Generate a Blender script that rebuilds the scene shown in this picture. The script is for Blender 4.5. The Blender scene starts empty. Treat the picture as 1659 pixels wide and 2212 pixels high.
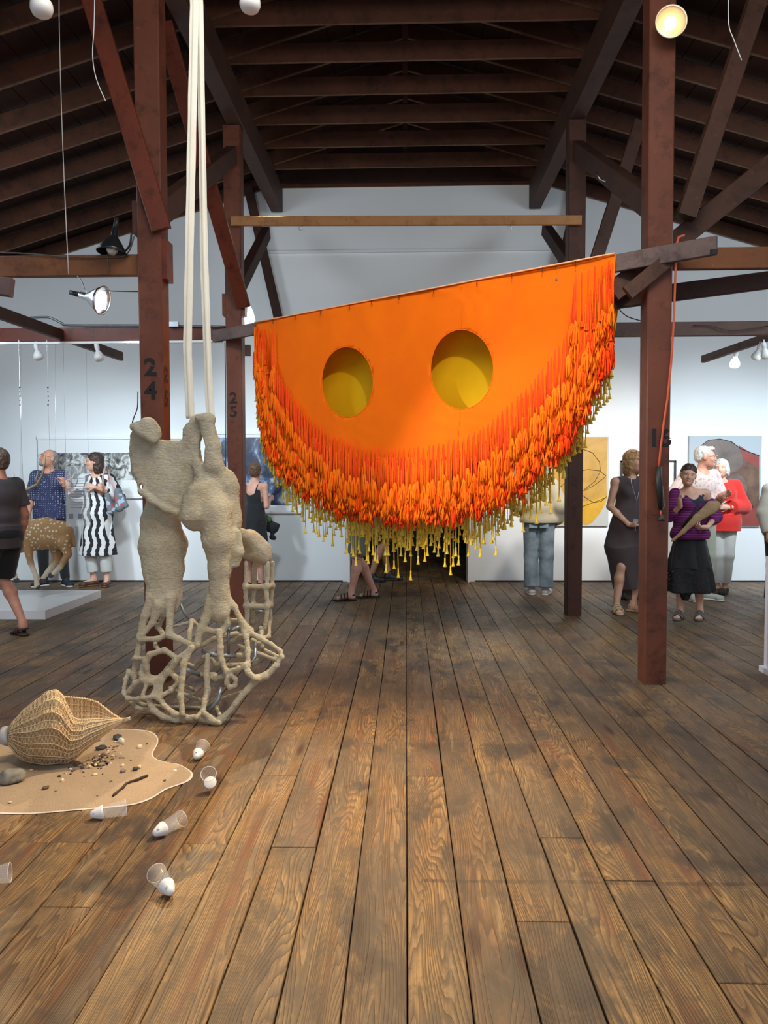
import bpy, bmesh, math, random
import numpy as np
from mathutils import Vector, Matrix, noise
random.seed(7)
RNG = np.random.RandomState(7)
C = bpy.context.scene.collection
SC = bpy.context.scene
# ---------------------------------------------------------------- camera
F, IW, IH, CH = 1661.0, 1659.0, 2212.0, 1.42
YAW, PITCH, ROLL = math.radians(1.64), math.radians(2.48), math.radians(-0.2)
cd = bpy.data.cameras.new('camera'); cam = bpy.data.objects.new('camera', cd); C.objects.link(cam)
cd.sensor_fit = 'VERTICAL'; cd.sensor_height = 24.0; cd.lens = 24.0 * F / IH
cd.clip_start = 0.05; cd.clip_end = 60
CAMR = Matrix.Rotation(YAW, 3, 'Z') @ Matrix.Rotation(math.pi / 2 - PITCH, 3, 'X') @ Matrix.Rotation(ROLL, 3, 'Z')
cam.location = (0, 0, CH); cam.rotation_euler = CAMR.to_euler()
SC.camera = cam
# ---------------------------------------------------------------- world and light
SC.view_settings.view_transform = 'Standard'; SC.view_settings.look = 'None'
SC.view_settings.gamma = 1.0; SC.view_settings.use_curve_mapping = False
SC.view_settings.exposure = 0.75
w = bpy.data.worlds.new('world'); SC.world = w; w.use_nodes = True
w.node_tree.nodes['Background'].inputs[0].default_value = (0.75, 0.85, 1.0, 1)
w.node_tree.nodes['Background'].inputs[1].default_value = 0.6
def aim(o, tgt):
    d = Vector(tgt) - o.location
    o.rotation_euler = d.to_track_quat('-Z', 'Y').to_euler()
def area(name, loc, tgt, size, power, col, sy=None):
    l = bpy.data.lights.new(name, 'AREA'); l.energy = power; l.color = col; l.size = size
    if sy: l.shape = 'RECTANGLE'; l.size_y = sy
    o = bpy.data.objects.new(name, l); C.objects.link(o); o.location = loc; aim(o, tgt); return o
def spot(name, loc, tgt, deg, power, col, blend=.5, rad=.06):
    l = bpy.data.lights.new(name, 'SPOT'); l.energy = power; l.color = col
    l.spot_size = math.radians(deg); l.spot_blend = blend; l.shadow_soft_size = rad
    o = bpy.data.objects.new(name, l); C.objects.link(o); o.location = loc; aim(o, tgt); return o
WARM, COOL, NEU = (1.0, .765, .46), (.76, .90, 1.0), (1.0, .94, .86)
# unseen area lights added as fill; skylight enters by the near end left open
area('overhead_fill', (0.3, 2.8, 4.6), (0.2, 5.5, 0), 3.0, 62, NEU, 1.6)
area('aisle_fill_left', (-4.2, 5.5, 3.6), (-3.6, 8.5, 0.5), 1.2, 46, COOL, 2.4)
area('aisle_fill_right', (4.2, 5.5, 3.6), (3.8, 8.5, 0.5), 1.2, 56, COOL, 2.4)
# track spots washing the end wall
for nm, lx, tx, pw, cl in (('wall_spot', -4.3, -4.4, 105, COOL), ('wall_spot', -2.8, -2.9, 105, COOL), ('wall_spot', 2.5, 2.4, 110, NEU),
                           ('wall_spot', 4.2, 4.1, 170, COOL), ('wall_spot', 5.6, 5.6, 90, COOL), ('wall_spot', -1.3, -1.7, 80, COOL), ('wall_spot', 1.3, 1.7, 90, NEU)):
    spot(nm, (lx, 7.7, 2.75), (tx, 10.58, 1.0), 84, pw * 1.2, cl, 1.0, .12)
# clamp lamps with warm bulbs onto the floor
spot('warm_spot', (1.66, 5.0, 4.40), (-0.55, 3.15, 0), 50, 760, WARM, 1.0, .05)
spot('warm_spot', (-1.45, 8.35, 4.6), (-0.75, 2.9, 0), 33, 520, WARM, .9, .04)
spot('warm_spot', (-0.75, 2.4, 4.3), (-1.3, 3.6, 0), 48, 90, WARM, .8, .05)
spot('banner_spot', (0.6, 2.4, 4.4), (0.0, 6.5, 1.9), 55, 260, NEU, .7, .08)
# ---------------------------------------------------------------- helpers
CAMP = Vector((0, 0, CH))
def ray(px, py):
    return CAMR @ Vector(((px - IW / 2) / F, -(py - IH / 2) / F, -1.0))
def atY(px, py, Y):
    d = ray(px, py); return CAMP + d * (Y / d.y)
def atX(px, py, X):
    d = ray(px, py); return CAMP + d * (X / d.x)
def G(px, py, z=0.0):
    d = ray(px, py); return CAMP + d * ((z - CH) / d.z)
def lerp(a, b, t): return a + (b - a) * t
def srgb(r, g, b):
    f = lambda c: (c / 255 / 12.92) if c / 255 <= .04045 else ((c / 255 + .055) / 1.055) ** 2.4
    return (f(r), f(g), f(b), 1)

def obj(name, mesh, mat=None, parent=None, loc=None, rz=None):
    o = bpy.data.objects.new(name, mesh); C.objects.link(o)
    if mat is not None and len(mesh.materials) == 0: mesh.materials.append(mat)
    if parent is not None: o.parent = parent
    if loc is not None: o.location = loc
    if rz is not None: o.rotation_euler = (0, 0, rz)
    return o
def tag(o, label=None, cat=None, group=None, kind=None):
    if label: o['label'] = label
    if cat: o['category'] = cat
    if group: o['group'] = group
    if kind: o['kind'] = kind
    return o
def empty(name, loc, label, cat, group=None, rz=0):
    o = bpy.data.objects.new(name, None); C.objects.link(o); o.empty_display_size = .1
    o.location = loc; o.rotation_euler = (0, 0, rz)
    return tag(o, label, cat, group)

class MB:
    """collects shapes into one mesh (world or local coordinates)"""
    def __init__(s): s.v = []; s.f = []; s.sm = []
    def add(s, vs, fs, smooth=False):
        n = len(s.v); s.v += [tuple(v) for v in vs]; s.f += [tuple(i + n for i in f) for f in fs]; s.sm += [smooth] * len(fs); return s
    def box(s, c, d, M=None):
        x, y, z = d[0] / 2, d[1] / 2, d[2] / 2
        vs = [Vector((i * x, j * y, k * z)) for i in (-1, 1) for j in (-1, 1) for k in (-1, 1)]
        if M is not None: vs = [M @ v for v in vs]
        vs = [v + Vector(c) for v in vs]
        return s.add(vs, [(0, 1, 3, 2), (4, 6, 7, 5), (0, 4, 5, 1), (2, 3, 7, 6), (0, 2, 6, 4), (1, 5, 7, 3)])
    def beam(s, a, b, wd, ht, up=(0, 0, 1), bev=.006):
        """rectangular timber from a to b; ht measured along up, wd sideways, with small chamfers"""
        a = Vector(a); b = Vector(b); d = (b - a).normalized(); side = d.cross(Vector(up)).normalized(); u = side.cross(d)
        w2, h2 = wd / 2, ht / 2; e = min(bev, w2 * .4, h2 * .4)
        prof = [(-w2 + e, -h2), (w2 - e, -h2), (w2, -h2 + e), (w2, h2 - e), (w2 - e, h2), (-w2 + e, h2), (-w2, h2 - e), (-w2, -h2 + e)]
        vs = [p + side * x + u * y for p in (a, b) for x, y in prof]
        fs = [(i, (i + 1) % 8, 8 + (i + 1) % 8, 8 + i) for i in range(8)] + [tuple(range(7, -1, -1)), tuple(range(8, 16))]
        return s.add(vs, fs)
    def tube(s, pts, r, n=8, closed=False, caps=True):
        pts = [Vector(p) for p in pts]; m = len(pts); rs = r if hasattr(r, '__len__') else [r] * m
        up = None; vs = []
        for i, p in enumerate(pts):
            if closed: t = pts[(i + 1) % m] - pts[i - 1]
            else: t = pts[min(i + 1, m - 1)] - pts[max(i - 1, 0)]
            t = t.normalized() if t.length > 1e-9 else Vector((0, 0, 1))
            if up is None: up = Vector((0, 0, 1)) if abs(t.z) < .9 else Vector((1, 0, 0))
            sd = t.cross(up).normalized(); up = sd.cross(t).normalized()
            for k in range(n):
                a = 2 * math.pi * k / n
                vs.append(p + (sd * math.cos(a) + up * math.sin(a)) * rs[i])
        fs = []
        for i in range(m if closed else m - 1):
            j = (i + 1) % m
            for k in range(n): fs.append((i * n + k, i * n + (k + 1) % n, j * n + (k + 1) % n, j * n + k))
        if caps and not closed: fs += [tuple(range(n - 1, -1, -1)), tuple((m - 1) * n + k for k in range(n))]
        return s.add(vs, fs, True)
    def lathe(s, prof, n=24, M=None):
        """prof: list of (r, z)"""
        vs = []
        for r, z in prof:
            for k in range(n):
                a = 2 * math.pi * k / n; v = Vector((r * math.cos(a), r * math.sin(a), z)); vs.append(M @ v if M is not None else v)
        fs = []
        for i in range(len(prof) - 1):
            for k in range(n): fs.append((i * n + k, i * n + (k + 1) % n, (i + 1) * n + (k + 1) % n, (i + 1) * n + k))
        return s.add(vs, fs, True)
    def mesh(s, name):
        me = bpy.data.meshes.new(name); me.from_pydata([tuple(v) for v in s.v], [], s.f)
        me.polygons.foreach_set('use_smooth', s.sm); me.update(); return me
    def build(s, name, mat=None, parent=None, loc=None, rz=None):
        return obj(name, s.mesh(name), mat, parent, loc, rz)

# ---------------------------------------------------------------- materials
class N:
    def __init__(s, name):
        s.m = bpy.data.materials.new(name); s.m.use_nodes = True; s.t = s.m.node_tree
        s.b = s.t.nodes['Principled BSDF']; s.k = 0
    def n(s, ty, ins=None, out=0, **pr):
        nd = s.t.nodes.new(ty)
        for k, v in pr.items(): setattr(nd, k, v)
        for k, v in (ins or {}).items():
            if isinstance(v, bpy.types.NodeSocket): s.t.links.new(v, nd.inputs[k])
            else: nd.inputs[k].default_value = v
        return nd.outputs[out]
    def math(s, op, a, b=0.0, c=0.0): return s.n('ShaderNodeMath', {0: a, 1: b, 2: c}, operation=op)
    def pos(s): return s.n('ShaderNodeNewGeometry')
    def oc(s): return s.n('ShaderNodeTexCoord', out=3)
    def rnd(s): return s.n('ShaderNodeObjectInfo', out=5)
    def mapv(s, v, scale=(1, 1, 1), loc=(0, 0, 0), rot=(0, 0, 0)):
        return s.n('ShaderNodeMapping', {0: v, 1: loc, 2: rot, 3: scale})
    def noise(s, v, sc=5, det=3, rough=.5, dist=0): return s.n('ShaderNodeTexNoise', {'Vector': v, 'Scale': sc, 'Detail': det, 'Roughness': rough, 'Distortion': dist})
    def ramp(s, f, stops, interp='LINEAR'):
        nd = s.t.nodes.new('ShaderNodeValToRGB'); s.t.links.new(f, nd.inputs[0]); cr = nd.color_ramp; cr.interpolation = interp
        while len(cr.elements) < len(stops): cr.elements.new(.5)
        for e, (p, c) in zip(cr.elements, stops):
            e.position = p; e.color = c if hasattr(c, '__len__') else (c, c, c, 1)
        return nd.outputs[0]
    def mix(s, f, a, b, blend='MIX'):
        nd = s.t.nodes.new('ShaderNodeMix'); nd.data_type = 'RGBA'; nd.blend_type = blend
        for i, v in ((0, f), (6, a), (7, b)):
            if isinstance(v, bpy.types.NodeSocket): s.t.links.new(v, nd.inputs[i])
            else: nd.inputs[i].default_value = v
        return nd.outputs[2]
    def set(s, **kw):
        for k, v in kw.items():
            k = {'col': 'Base Color', 'rough': 'Roughness', 'metal': 'Metallic', 'nrm': 'Normal', 'alpha': 'Alpha', 'trans': 'Transmission Weight', 'ior': 'IOR',
                 'em': 'Emission Color', 'ems': 'Emission Strength', 'sheen': 'Sheen Weight', 'spec': 'Specular IOR Level', 'sss': 'Subsurface Weight'}[k]
            if isinstance(v, bpy.types.NodeSocket): s.t.links.new(v, s.b.inputs[k])
            else: s.b.inputs[k].default_value = v
        return s.m
    def bump(s, h, st=.3, d=.01): return s.n('ShaderNodeBump', {'Height': h, 'Strength': st, 'Distance': d})
def plain(name, col, rough=.6, **kw): return N(name).set(col=col, rough=rough, **kw)
def cloth(name, col, col2=None, sc=250, rough=.9):
    m = N(name); nz = m.noise(m.oc(), 9, 3, .6); c2 = col2 or tuple(c * .72 for c in col[:3]) + (1,)
    f = m.noise(m.oc(), sc, 2); return m.set(col=m.mix(nz, c2, col), rough=rough, nrm=m.bump(m.math('ADD', f, m.math('MULTIPLY', nz, 3)), .25, .004), sheen=.2)

# ---------------------------------------------------------------- signed-distance modelling
def cap(a, b, ra, rb=None, sy=1.0, k=.02, flat=False, fold=None, sub=False, ax=1):
    return dict(t='c', a=np.array(a, float), b=np.array(b, float), ra=ra, rb=ra if rb is None else rb, sy=sy, k=k, flat=flat, fold=fold, sub=sub, ax=ax)
def ell(c, r, k=.02, rot=None, sub=False):
    return dict(t='e', c=np.array(c, float), r=np.array(r, float), k=k, rot=rot, sub=sub)
def slab(p, nrm):   # keep the side towards which nrm does NOT point
    n = np.array(nrm, float); return dict(t='p', p=np.array(p, float), n=n / np.linalg.norm(n), k=0)
def chain(pts, rs, **kw):
    return [cap(pts[i], pts[i + 1], rs[i], rs[i + 1], **kw) for i in range(len(pts) - 1)]
def sdf_mesh(prims, h=.008, name='m', smooth=0, disp=None):
    lo = np.full(3, 1e9); hi = -lo
    for q in prims:
        if q.get('sub') or q['t'] == 'p': continue
        if q['t'] == 'c':
            r = max(q['ra'], q['rb']) * max(1, q['sy']) + (q['fold'][1] if q['fold'] else 0)
            l = np.minimum(q['a'], q['b']) - r; u = np.maximum(q['a'], q['b']) + r
        else:
            r = q['r'].max() if q['rot'] is not None else q['r']; l = q['c'] - r; u = q['c'] + r
        lo = np.minimum(lo, l); hi = np.maximum(hi, u)
    lo -= 3 * h; hi += 3 * h
    n = np.ceil((hi - lo) / h).astype(int) + 1
    D = np.full(n, 1.0, np.float32)
    ax = [lo[i] + h * np.arange(n[i]) for i in range(3)]
    for q in prims:
        if q['t'] == 'p':
            d = (ax[0] - q['p'][0])[:, None, None] * q['n'][0] + (ax[1] - q['p'][1])[None, :, None] * q['n'][1] + (ax[2] - q['p'][2])[None, None, :] * q['n'][2]
            D = np.maximum(D, d.astype(np.float32)); continue
        m = q['k'] + 3 * h
        if q['t'] == 'c':
            r = max(q['ra'], q['rb']) * max(1, q['sy']) + m + (q['fold'][1] if q['fold'] else 0)
            l = np.minimum(q['a'], q['b']) - r; u = np.maximum(q['a'], q['b']) + r
        else:
            r = (q['r'].max() if q['rot'] is not None else q['r']) + m; l = q['c'] - r; u = q['c'] + r
        i0 = np.clip(((l - lo) / h).astype(int), 0, n - 1); i1 = np.clip(((u - lo) / h).astype(int) + 2, 1, n)
        if (i1 <= i0).any(): continue
        sl = tuple(slice(a_, b_) for a_, b_ in zip(i0, i1))
        X = ax[0][sl[0]][:, None, None]; Y = ax[1][sl[1]][None, :, None]; Z = ax[2][sl[2]][None, None, :]
        if q['t'] == 'c':
            s = [1, 1, 1]; s[q['ax']] = 1 / q['sy']
            a = q['a'] * s; b = q['b'] * s; ab = b - a; L2 = max((ab ** 2).sum(), 1e-12)
            px, py, pz = X * s[0] - a[0], Y * s[1] - a[1], Z * s[2] - a[2]
            t0 = (px * ab[0] + py * ab[1] + pz * ab[2]) / L2; t = np.clip(t0, 0, 1)
            dx, dy, dz = px - t * ab[0], py - t * ab[1], pz - t * ab[2]
            rr = q['ra'] + (q['rb'] - q['ra']) * t
            if q['fold']:
                nf, am, ph = q['fold']; rr = rr + am * t * np.sin(nf * np.arctan2(dy, dx) + ph + 1.2 * np.sin(3 * t))
            d = np.sqrt(dx * dx + dy * dy + dz * dz) - rr
            if q['flat']: d = np.maximum(d, (np.abs(t0 - .5) - .5) * math.sqrt(L2))
        else:
            P = [X - q['c'][0], Y - q['c'][1], Z - q['c'][2]]
            if q['rot'] is not None:
                R = np.array(q['rot'].inverted()) if not isinstance(q['rot'], np.ndarray) else q['rot'].T
                P = [R[i][0] * P[0] + R[i][1] * P[1] + R[i][2] * P[2] for i in range(3)]
            rr = q['r']; k0 = np.sqrt(sum((P[i] / rr[i]) ** 2 for i in range(3))); k1 = np.sqrt(sum((P[i] / rr[i] ** 2) ** 2 for i in range(3)))
            d = k0 * (k0 - 1) / np.maximum(k1, 1e-9)
        d = d.astype(np.float32); cur = D[sl]; k = max(q['k'], 1e-5)
        if q.get('sub'):
            d = -d; hh = np.clip(.5 - .5 * (cur - d) / k, 0, 1); D[sl] = cur * (1 - hh) + d * hh + k * hh * (1 - hh)
        else:
            hh = np.clip(.5 + .5 * (d - cur) / k, 0, 1); D[sl] = d * (1 - hh) + cur * hh - k * hh * (1 - hh)
    return nets(D, lo, h, name, disp)
def nets(D, lo, h, name, disp=None):
    D[0] = D[-1] = 1; D[:, 0] = D[:, -1] = 1; D[:, :, 0] = D[:, :, -1] = 1
    ins = D < 0; c = [s - 1 for s in D.shape]
    cnt = np.zeros(c, np.int8)
    for i in (0, 1):
        for j in (0, 1):
            for k in (0, 1): cnt += ins[i:i + c[0], j:j + c[1], k:k + c[2]]
    act = (cnt > 0) & (cnt < 8); idx = np.argwhere(act); nv = len(idx)
    vid = np.full(c, -1, np.int32); vid[act] = np.arange(nv)
    acc = np.zeros((nv, 3)); wt = np.zeros(nv)
    I, J, K = idx.T
    for e in range(3):
        o1, o2 = [a for a in range(3) if a != e]
        for u in (0, 1):
            for v in (0, 1):
                off = [0, 0, 0]; off[o1] = u; off[o2] = v; off2 = list(off); off2[e] = 1
                d0 = D[I + off[0], J + off[1], K + off[2]]; d1 = D[I + off2[0], J + off2[1], K + off2[2]]
                m = (d0 < 0) != (d1 < 0); t = np.where(m, d0 / np.where(m, d0 - d1, 1), 0)
                p = np.zeros((nv, 3)); p[:, o1] = u; p[:, o2] = v; p[:, e] = t
                acc += p * m[:, None]; wt += m
    V = (idx + acc / np.maximum(wt, 1)[:, None]) * h + lo
    faces = []
    for e in range(3):
        o1, o2 = (e + 1) % 3, (e + 2) % 3
        a = [slice(1, -1)] * 3; a[e] = slice(0, -1); b = list(a); b[e] = slice(1, None)
        A = ins[tuple(a)]; B = ins[tuple(b)]
        for flip, mm in ((False, A & ~B), (True, ~A & B)):
            q = np.argwhere(mm) + 1; q[:, e] -= 1
            if not len(q): continue
            def g(u, v):
                r = q.copy(); r[:, o1] += u; r[:, o2] += v; return vid[r[:, 0], r[:, 1], r[:, 2]]
            qs = [g(-1, -1), g(0, -1), g(0, 0), g(-1, 0)]
            if flip: qs = qs[::-1]
            faces.append(np.stack(qs, 1))
    Fq = np.concatenate(faces) if faces else np.zeros((0, 4), int)
    Fq = Fq[(Fq >= 0).all(1)]
    if disp is not None: V = disp(V)
    me = bpy.data.meshes.new(name); me.vertices.add(len(V)); me.vertices.foreach_set('co', V.astype(np.float32).ravel())
    me.loops.add(len(Fq) * 4); me.loops.foreach_set('vertex_index', Fq.astype(np.int32).ravel())
    me.polygons.add(len(Fq)); me.polygons.foreach_set('loop_start', np.arange(0, len(Fq) * 4, 4, dtype=np.int32))
    me.polygons.foreach_set('loop_total', np.full(len(Fq), 4, np.int32)) if hasattr(bpy.types.MeshPolygon.bl_rna.properties['loop_total'], 'is_readonly') and not bpy.types.MeshPolygon.bl_rna.properties['loop_total'].is_readonly else None
    me.polygons.foreach_set('use_smooth', np.ones(len(Fq), bool)); me.update(calc_edges=True); me.validate()
    return me
# ---------------------------------------------------------------- wood, walls
def floor_mat():
    m = N('worn_pine_floor'); g = m.pos(); r = m.rnd()
    off = m.n('ShaderNodeCombineXYZ', {0: m.math('MULTIPLY', r, 37.0), 1: m.math('MULTIPLY', r, 91.0), 2: 0})
    p = m.n('ShaderNodeVectorMath', {0: g, 1: off}, operation='ADD')
    # cathedral grain: contour lines of a stretched noise
    n1 = m.noise(m.mapv(p, (6.5, .62, 1)), 1.0, 2, .45, .3)
    sep = m.n('ShaderNodeSeparateXYZ', {0: p})
    s_ = m.math('ADD', m.math('MULTIPLY', n1, 34.0), m.math('MULTIPLY', sep, 95.0))
    fr = m.math('FRACT', s_)
    line = m.ramp(fr, [(0, 0), (.35, .12), (.78, .8), (.92, 1), (1, 0)])
    fine = m.noise(m.mapv(p, (160, 3.5, 1)), 1.0, 3, .6)
    big = m.noise(m.mapv(g, (1.1, .8, 1)), 1.4, 4, .6)
    big2 = m.noise(m.mapv(p, (2.6, .8, 1), (7, 3, 0)), 1.3, 7, .72, .8)
    base = m.ramp(r, [(0, (.40, .235, .085, 1)), (.3, (.50, .31, .115, 1)), (.55, (.32, .195, .085, 1)), (.8, (.44, .29, .13, 1)), (1, (.28, .165, .075, 1))])
    base = m.mix(m.ramp(n1, [(.3, 0), (.75, .8)]), base, (.28, .14, .06, 1))
    c = m.mix(m.math('MULTIPLY', line, m.ramp(n1, [(.2, .95), (.8, .8)])), base, (.085, .042, .018, 1))
    c = m.mix(m.ramp(fine, [(.35, .75), (.62, 0)]), c, (.085, .045, .022, 1))
    # reddish streak in the heart of the plank
    red = m.noise(m.mapv(p, (9, .5, 1), (3, 1, 0)), 1.0, 3, .5)
    c = m.mix(m.ramp(red, [(.55, 0), (.66, .7)]), c, (.15, .050, .026, 1))
    # grey wear and dark stains
    c = m.mix(m.ramp(big2, [(.46, 0), (.56, .60), (.68, .92)]), c, (.088, .064, .044, 1))
    gr = m.noise(m.mapv(g, (9, 5, 1), (2, 8, 0)), 1.5, 8, .75, .5)
    c = m.mix(m.ramp(gr, [(.52, 0), (.60, .6), (.7, .85)]), c, (.10, .070, .045, 1))
    dk = m.noise(m.mapv(g, (1.7, 1.1, 1), (4, 2, 0)), 1.5, 6, .68, .4)
    c = m.mix(m.ramp(dk, [(.53, 0), (.60, .72), (.72, .9)]), c, (.050, .038, .030, 1))
    yy = m.n('ShaderNodeSeparateXYZ', {0: g}); sy_ = yy.node.outputs[1]; wob = m.math('MULTIPLY', m.math('SUBTRACT', big, .5), .03)
    bnd = m.math('LESS_THAN', m.math('ABSOLUTE', m.math('ADD', m.math('SUBTRACT', sy_, 2.665), wob)), .011)
    c = m.mix(m.math('MULTIPLY', m.math('MULTIPLY', bnd, m.math('GREATER_THAN', yy.node.outputs[0], .05)), m.ramp(gr, [(.38, .15), (.6, .8)])), c, (.055, .035, .025, 1))
    c = m.mix(m.ramp(big, [(.36, .62), (.52, 0)]), c, (.12, .085, .055, 1))
    pale = m.noise(m.mapv(p, (12, 1.4, 1), (1, 9, 0)), 1.4, 5, .7)
    c = m.mix(m.ramp(pale, [(.6, 0), (.74, .5)]), c, (.42, .30, .17, 1))
    kn = m.n('ShaderNodeTexVoronoi', {'Vector': m.mapv(p, (5.2, 1.1, 1)), 'Scale': 1.0}, feature='F1')
    c = m.mix(m.ramp(kn, [(.05, .9), (.09, .5), (.13, 0)]), c, (.055, .022, .012, 1))
    sp = m.noise(m.mapv(g, (60, 60, 1)), 1.0, 2, .5)
    c = m.mix(m.ramp(sp, [(.70, 0), (.76, .55)]), c, (.03, .02, .015, 1))
    hgt = m.math('ADD', m.math('MULTIPLY', line, -.8), m.math('MULTIPLY', fine, .7))
    return m.set(col=c, rough=m.ramp(big2, [(.3, .42), (.7, .62)]), nrm=m.bump(hgt, .7, .0022), spec=.35)
def timber(name, a, b, dark=(.02, .008, .005, 1), rough=.65, sc=1.0):
    """painted or stained timber; grain follows the longest local axis through object coords noise"""
    m = N(name); p = m.oc(); r = m.rnd()
    off = m.n('ShaderNodeCombineXYZ', {0: m.math('MULTIPLY', r, 17.0), 1: m.math('MULTIPLY', r, 31.0), 2: m.math('MULTIPLY', r, 5.0)})
    p = m.n('ShaderNodeVectorMath', {0: p, 1: off}, operation='ADD')
    n1 = m.noise(p, 2.2 * sc, 5, .65, .4); n2 = m.noise(p, 26 * sc, 3, .6, .5); n3 = m.noise(m.mapv(p, (1, 1, 1), (4, 4, 4)), 7 * sc, 4, .7)
    c = m.mix(m.ramp(n1, [(.3, 0), (.7, 1)]), a, b)
    c = m.mix(m.ramp(n3, [(.52, 0), (.7, .6)]), c, dark)
    c = m.mix(m.ramp(n2, [(.66, 0), (.78, .35)]), c, tuple(min(1, x * 2.6 + .03) for x in b[:3]) + (1,))
    return m.set(col=c, rough=rough, nrm=m.bump(m.math('ADD', n2, n1), .35, .003), spec=.3)
M = {}
M['floor'] = floor_mat()
M['under'] = plain('dark_subfloor', (.012, .008, .006, 1), .95)
M['post'] = timber('red_brown_post', (.165, .050, .026, 1), (.105, .034, .020, 1), (.028, .013, .010, 1), .5)
M['post2'] = timber('brown_post', (.095, .034, .022, 1), (.055, .024, .016, 1), (.02, .010, .008, 1), .55)
M['brace_red'] = timber('red_stained_brace', (.16, .035, .017, 1), (.10, .026, .015, 1), rough=.45)
M['brace'] = timber('brown_brace', (.085, .036, .022, 1), (.05, .024, .016, 1), rough=.6)
M['dark'] = timber('dark_roof_timber', (.060, .022, .013, 1), (.03, .012, .008, 1), (.012, .006, .004, 1), .75)
M['lit_edge'] = timber('lit_rafter_edge', (.20, .115, .065, 1), (.12, .065, .035, 1), (.04, .02, .012, 1), .8)  # paler underside colour: bounce light from below painted onto rafters and ties
M['rafter'] = timber('rafter_timber', (.10, .033, .016, 1), (.055, .020, .010, 1), (.02, .008, .005, 1), .75)
M['deck'] = timber('roof_deck_boards', (.040, .014, .008, 1), (.022, .008, .005, 1), (.01, .005, .004, 1), .85)
M['grey_board'] = timber('weathered_grey_board', (.17, .12, .11, 1), (.09, .062, .058, 1), (.03, .02, .02, 1), .8)
M['tan_beam'] = timber('orange_brown_beam', (.22, .085, .032, 1), (.14, .052, .022, 1), (.05, .02, .01, 1), .6)
M['pine'] = timber('fresh_pine_rail', (.42, .20, .075, 1), (.33, .15, .055, 1), (.12, .05, .02, 1), .6)
def wall_mat():
    m = N('white_painted_wall'); g = m.pos(); a = m.noise(g, .8, 4, .6); b = m.noise(g, 60, 3, .6)
    return m.set(col=m.mix(a, (.77, .79, .80, 1), (.83, .845, .85, 1)), rough=.75, nrm=m.bump(b, .12, .002))
M['wall'] = wall_mat()
M['white'] = plain('white_paint', (.8, .8, .8, 1), .5)
M['black'] = plain('black_rubber', (.012, .012, .013, 1), .5)
M['ink'] = plain('black_stencil_ink', (.012, .011, .012, 1), .8)
M['steel'] = plain('brushed_steel', (.55, .56, .58, 1), .3, metal=1.0)
M['alu'] = plain('spun_aluminium', (.75, .76, .78, 1), .25, metal=1.0)
M['bulb'] = plain('white_glass_bulb', (.80, .79, .76, 1), .35)
# ---------------------------------------------------------------- floor of individual planks
PW = .1748; YB, YN, YD = 10.58, -2.0, 14.2     # end wall, near edge, end of the dark room
XL, XR = -6.6, 6.6
floor = MB().box(((XL + XR) / 2, (YN + YD) / 2, -.09), (XR - XL, YD - YN, .06)).build('floor', M['under']); tag(floor, kind='structure')
joints = {-4: [3.62], 0: [3.62, 6.4], 3: [3.0, 7.2], 2: [2.42, 6.1], 8: [3.59], 5: [2.13, 5.6], 4: [2.68, 7.9], -7: [2.47, 5.9], -5: [2.92, 6.9], -6: [3.04, 7.4],
          -8: [2.92, 5.2], -9: [1.8, 2.92, 6.1], -3: [2.90, 7.0], -2: [6.0], -1: [5.3], 1: [4.9], 6: [3.9], 7: [5.0], -10: [2.92, 4.8]}
for k in range(int(XL / PW) - 1, int(XR / PW) + 1):
    js = joints.get(k, [random.uniform(2.6, 6.6)])
    if js[-1] < 5.5: js = js + [js[-1] + random.uniform(2.4, 4.2)]
    ys = [YN] + js + [YB + .02, YD] if abs(k * PW) < 2.2 else [YN] + js + [YB + .02]
    for a, b in zip(ys[:-1], ys[1:]):
        g1, g2 = random.uniform(.0010, .0042), random.uniform(.0010, .0042)
        mb = MB(); z = random.uniform(-.0022, 0); wdt = PW - g1 - g2; ln = b - a - .003
        mb.box((0, 0, 0), (wdt, ln, .03))
        v = mb.v; e = .0022
        # top edges eased
        mb = MB(); x, y = wdt / 2, ln / 2
        mb.add([(-x, -y, -.05), (x, -y, -.05), (x, y, -.05), (-x, y, -.05), (-x, -y, -e), (x, -y, -e), (x, y, -e), (-x, y, -e),
                (-x + e, -y + e, 0), (x - e, -y + e, 0), (x - e, y - e, 0), (-x + e, y - e, 0)],
               [(3, 2, 1, 0), (0, 1, 5, 4), (1, 2, 6, 5), (2, 3, 7, 6), (3, 0, 4, 7), (4, 5, 9, 8), (5, 6, 10, 9), (6, 7, 11, 10), (7, 4, 8, 11), (8, 9, 10, 11)])
        mb.build('plank', M['floor'], floor, ((k + .5) * PW + (g1 - g2) / 2, (a + b) / 2, z))
# ---------------------------------------------------------------- walls
ZT, XT, SL = 5.36, 1.83, .298        # underside of ties, where the slope starts, roof slope
def zr(x): return ZT + (XT - abs(x)) * SL
def roofz(x): return zr(x) + .20
D0, D1, DH = atY(752, 1250, YB).x, atY(1014, 1250, YB).x, 2.12
def wallpoly(xs, y0, th, name):
    """wall pieces from polygons in XZ extruded by th"""
    mb = MB()
    for poly in xs:
        n = len(poly); vs = [(x, y0, z) for x, z in poly] + [(x, y0 + th, z) for x, z in poly]
        mb.add(vs, [tuple(range(n)), tuple(range(2 * n - 1, n - 1, -1))] + [(i, i + n, (i + 1) % n + n, (i + 1) % n) for i in range(n)])
    return tag(mb.build(name, M['wall']), kind='structure')
wallpoly([[(XL, -.05), (D0, -.05), (D0, DH), (D0, zr(D0) + .5), (XL, zr(XL) + .12)],
          [(D1, -.05), (XR, -.05), (XR, zr(XR) + .12), (D1, zr(D1) + .5), (D1, DH)],
          [(D0, DH), (D1, DH), (D1, zr(D1) + .5), (0, zr(0) + .12), (D0, zr(D0) + .5)]], YB, .16, 'wall_back')
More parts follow.
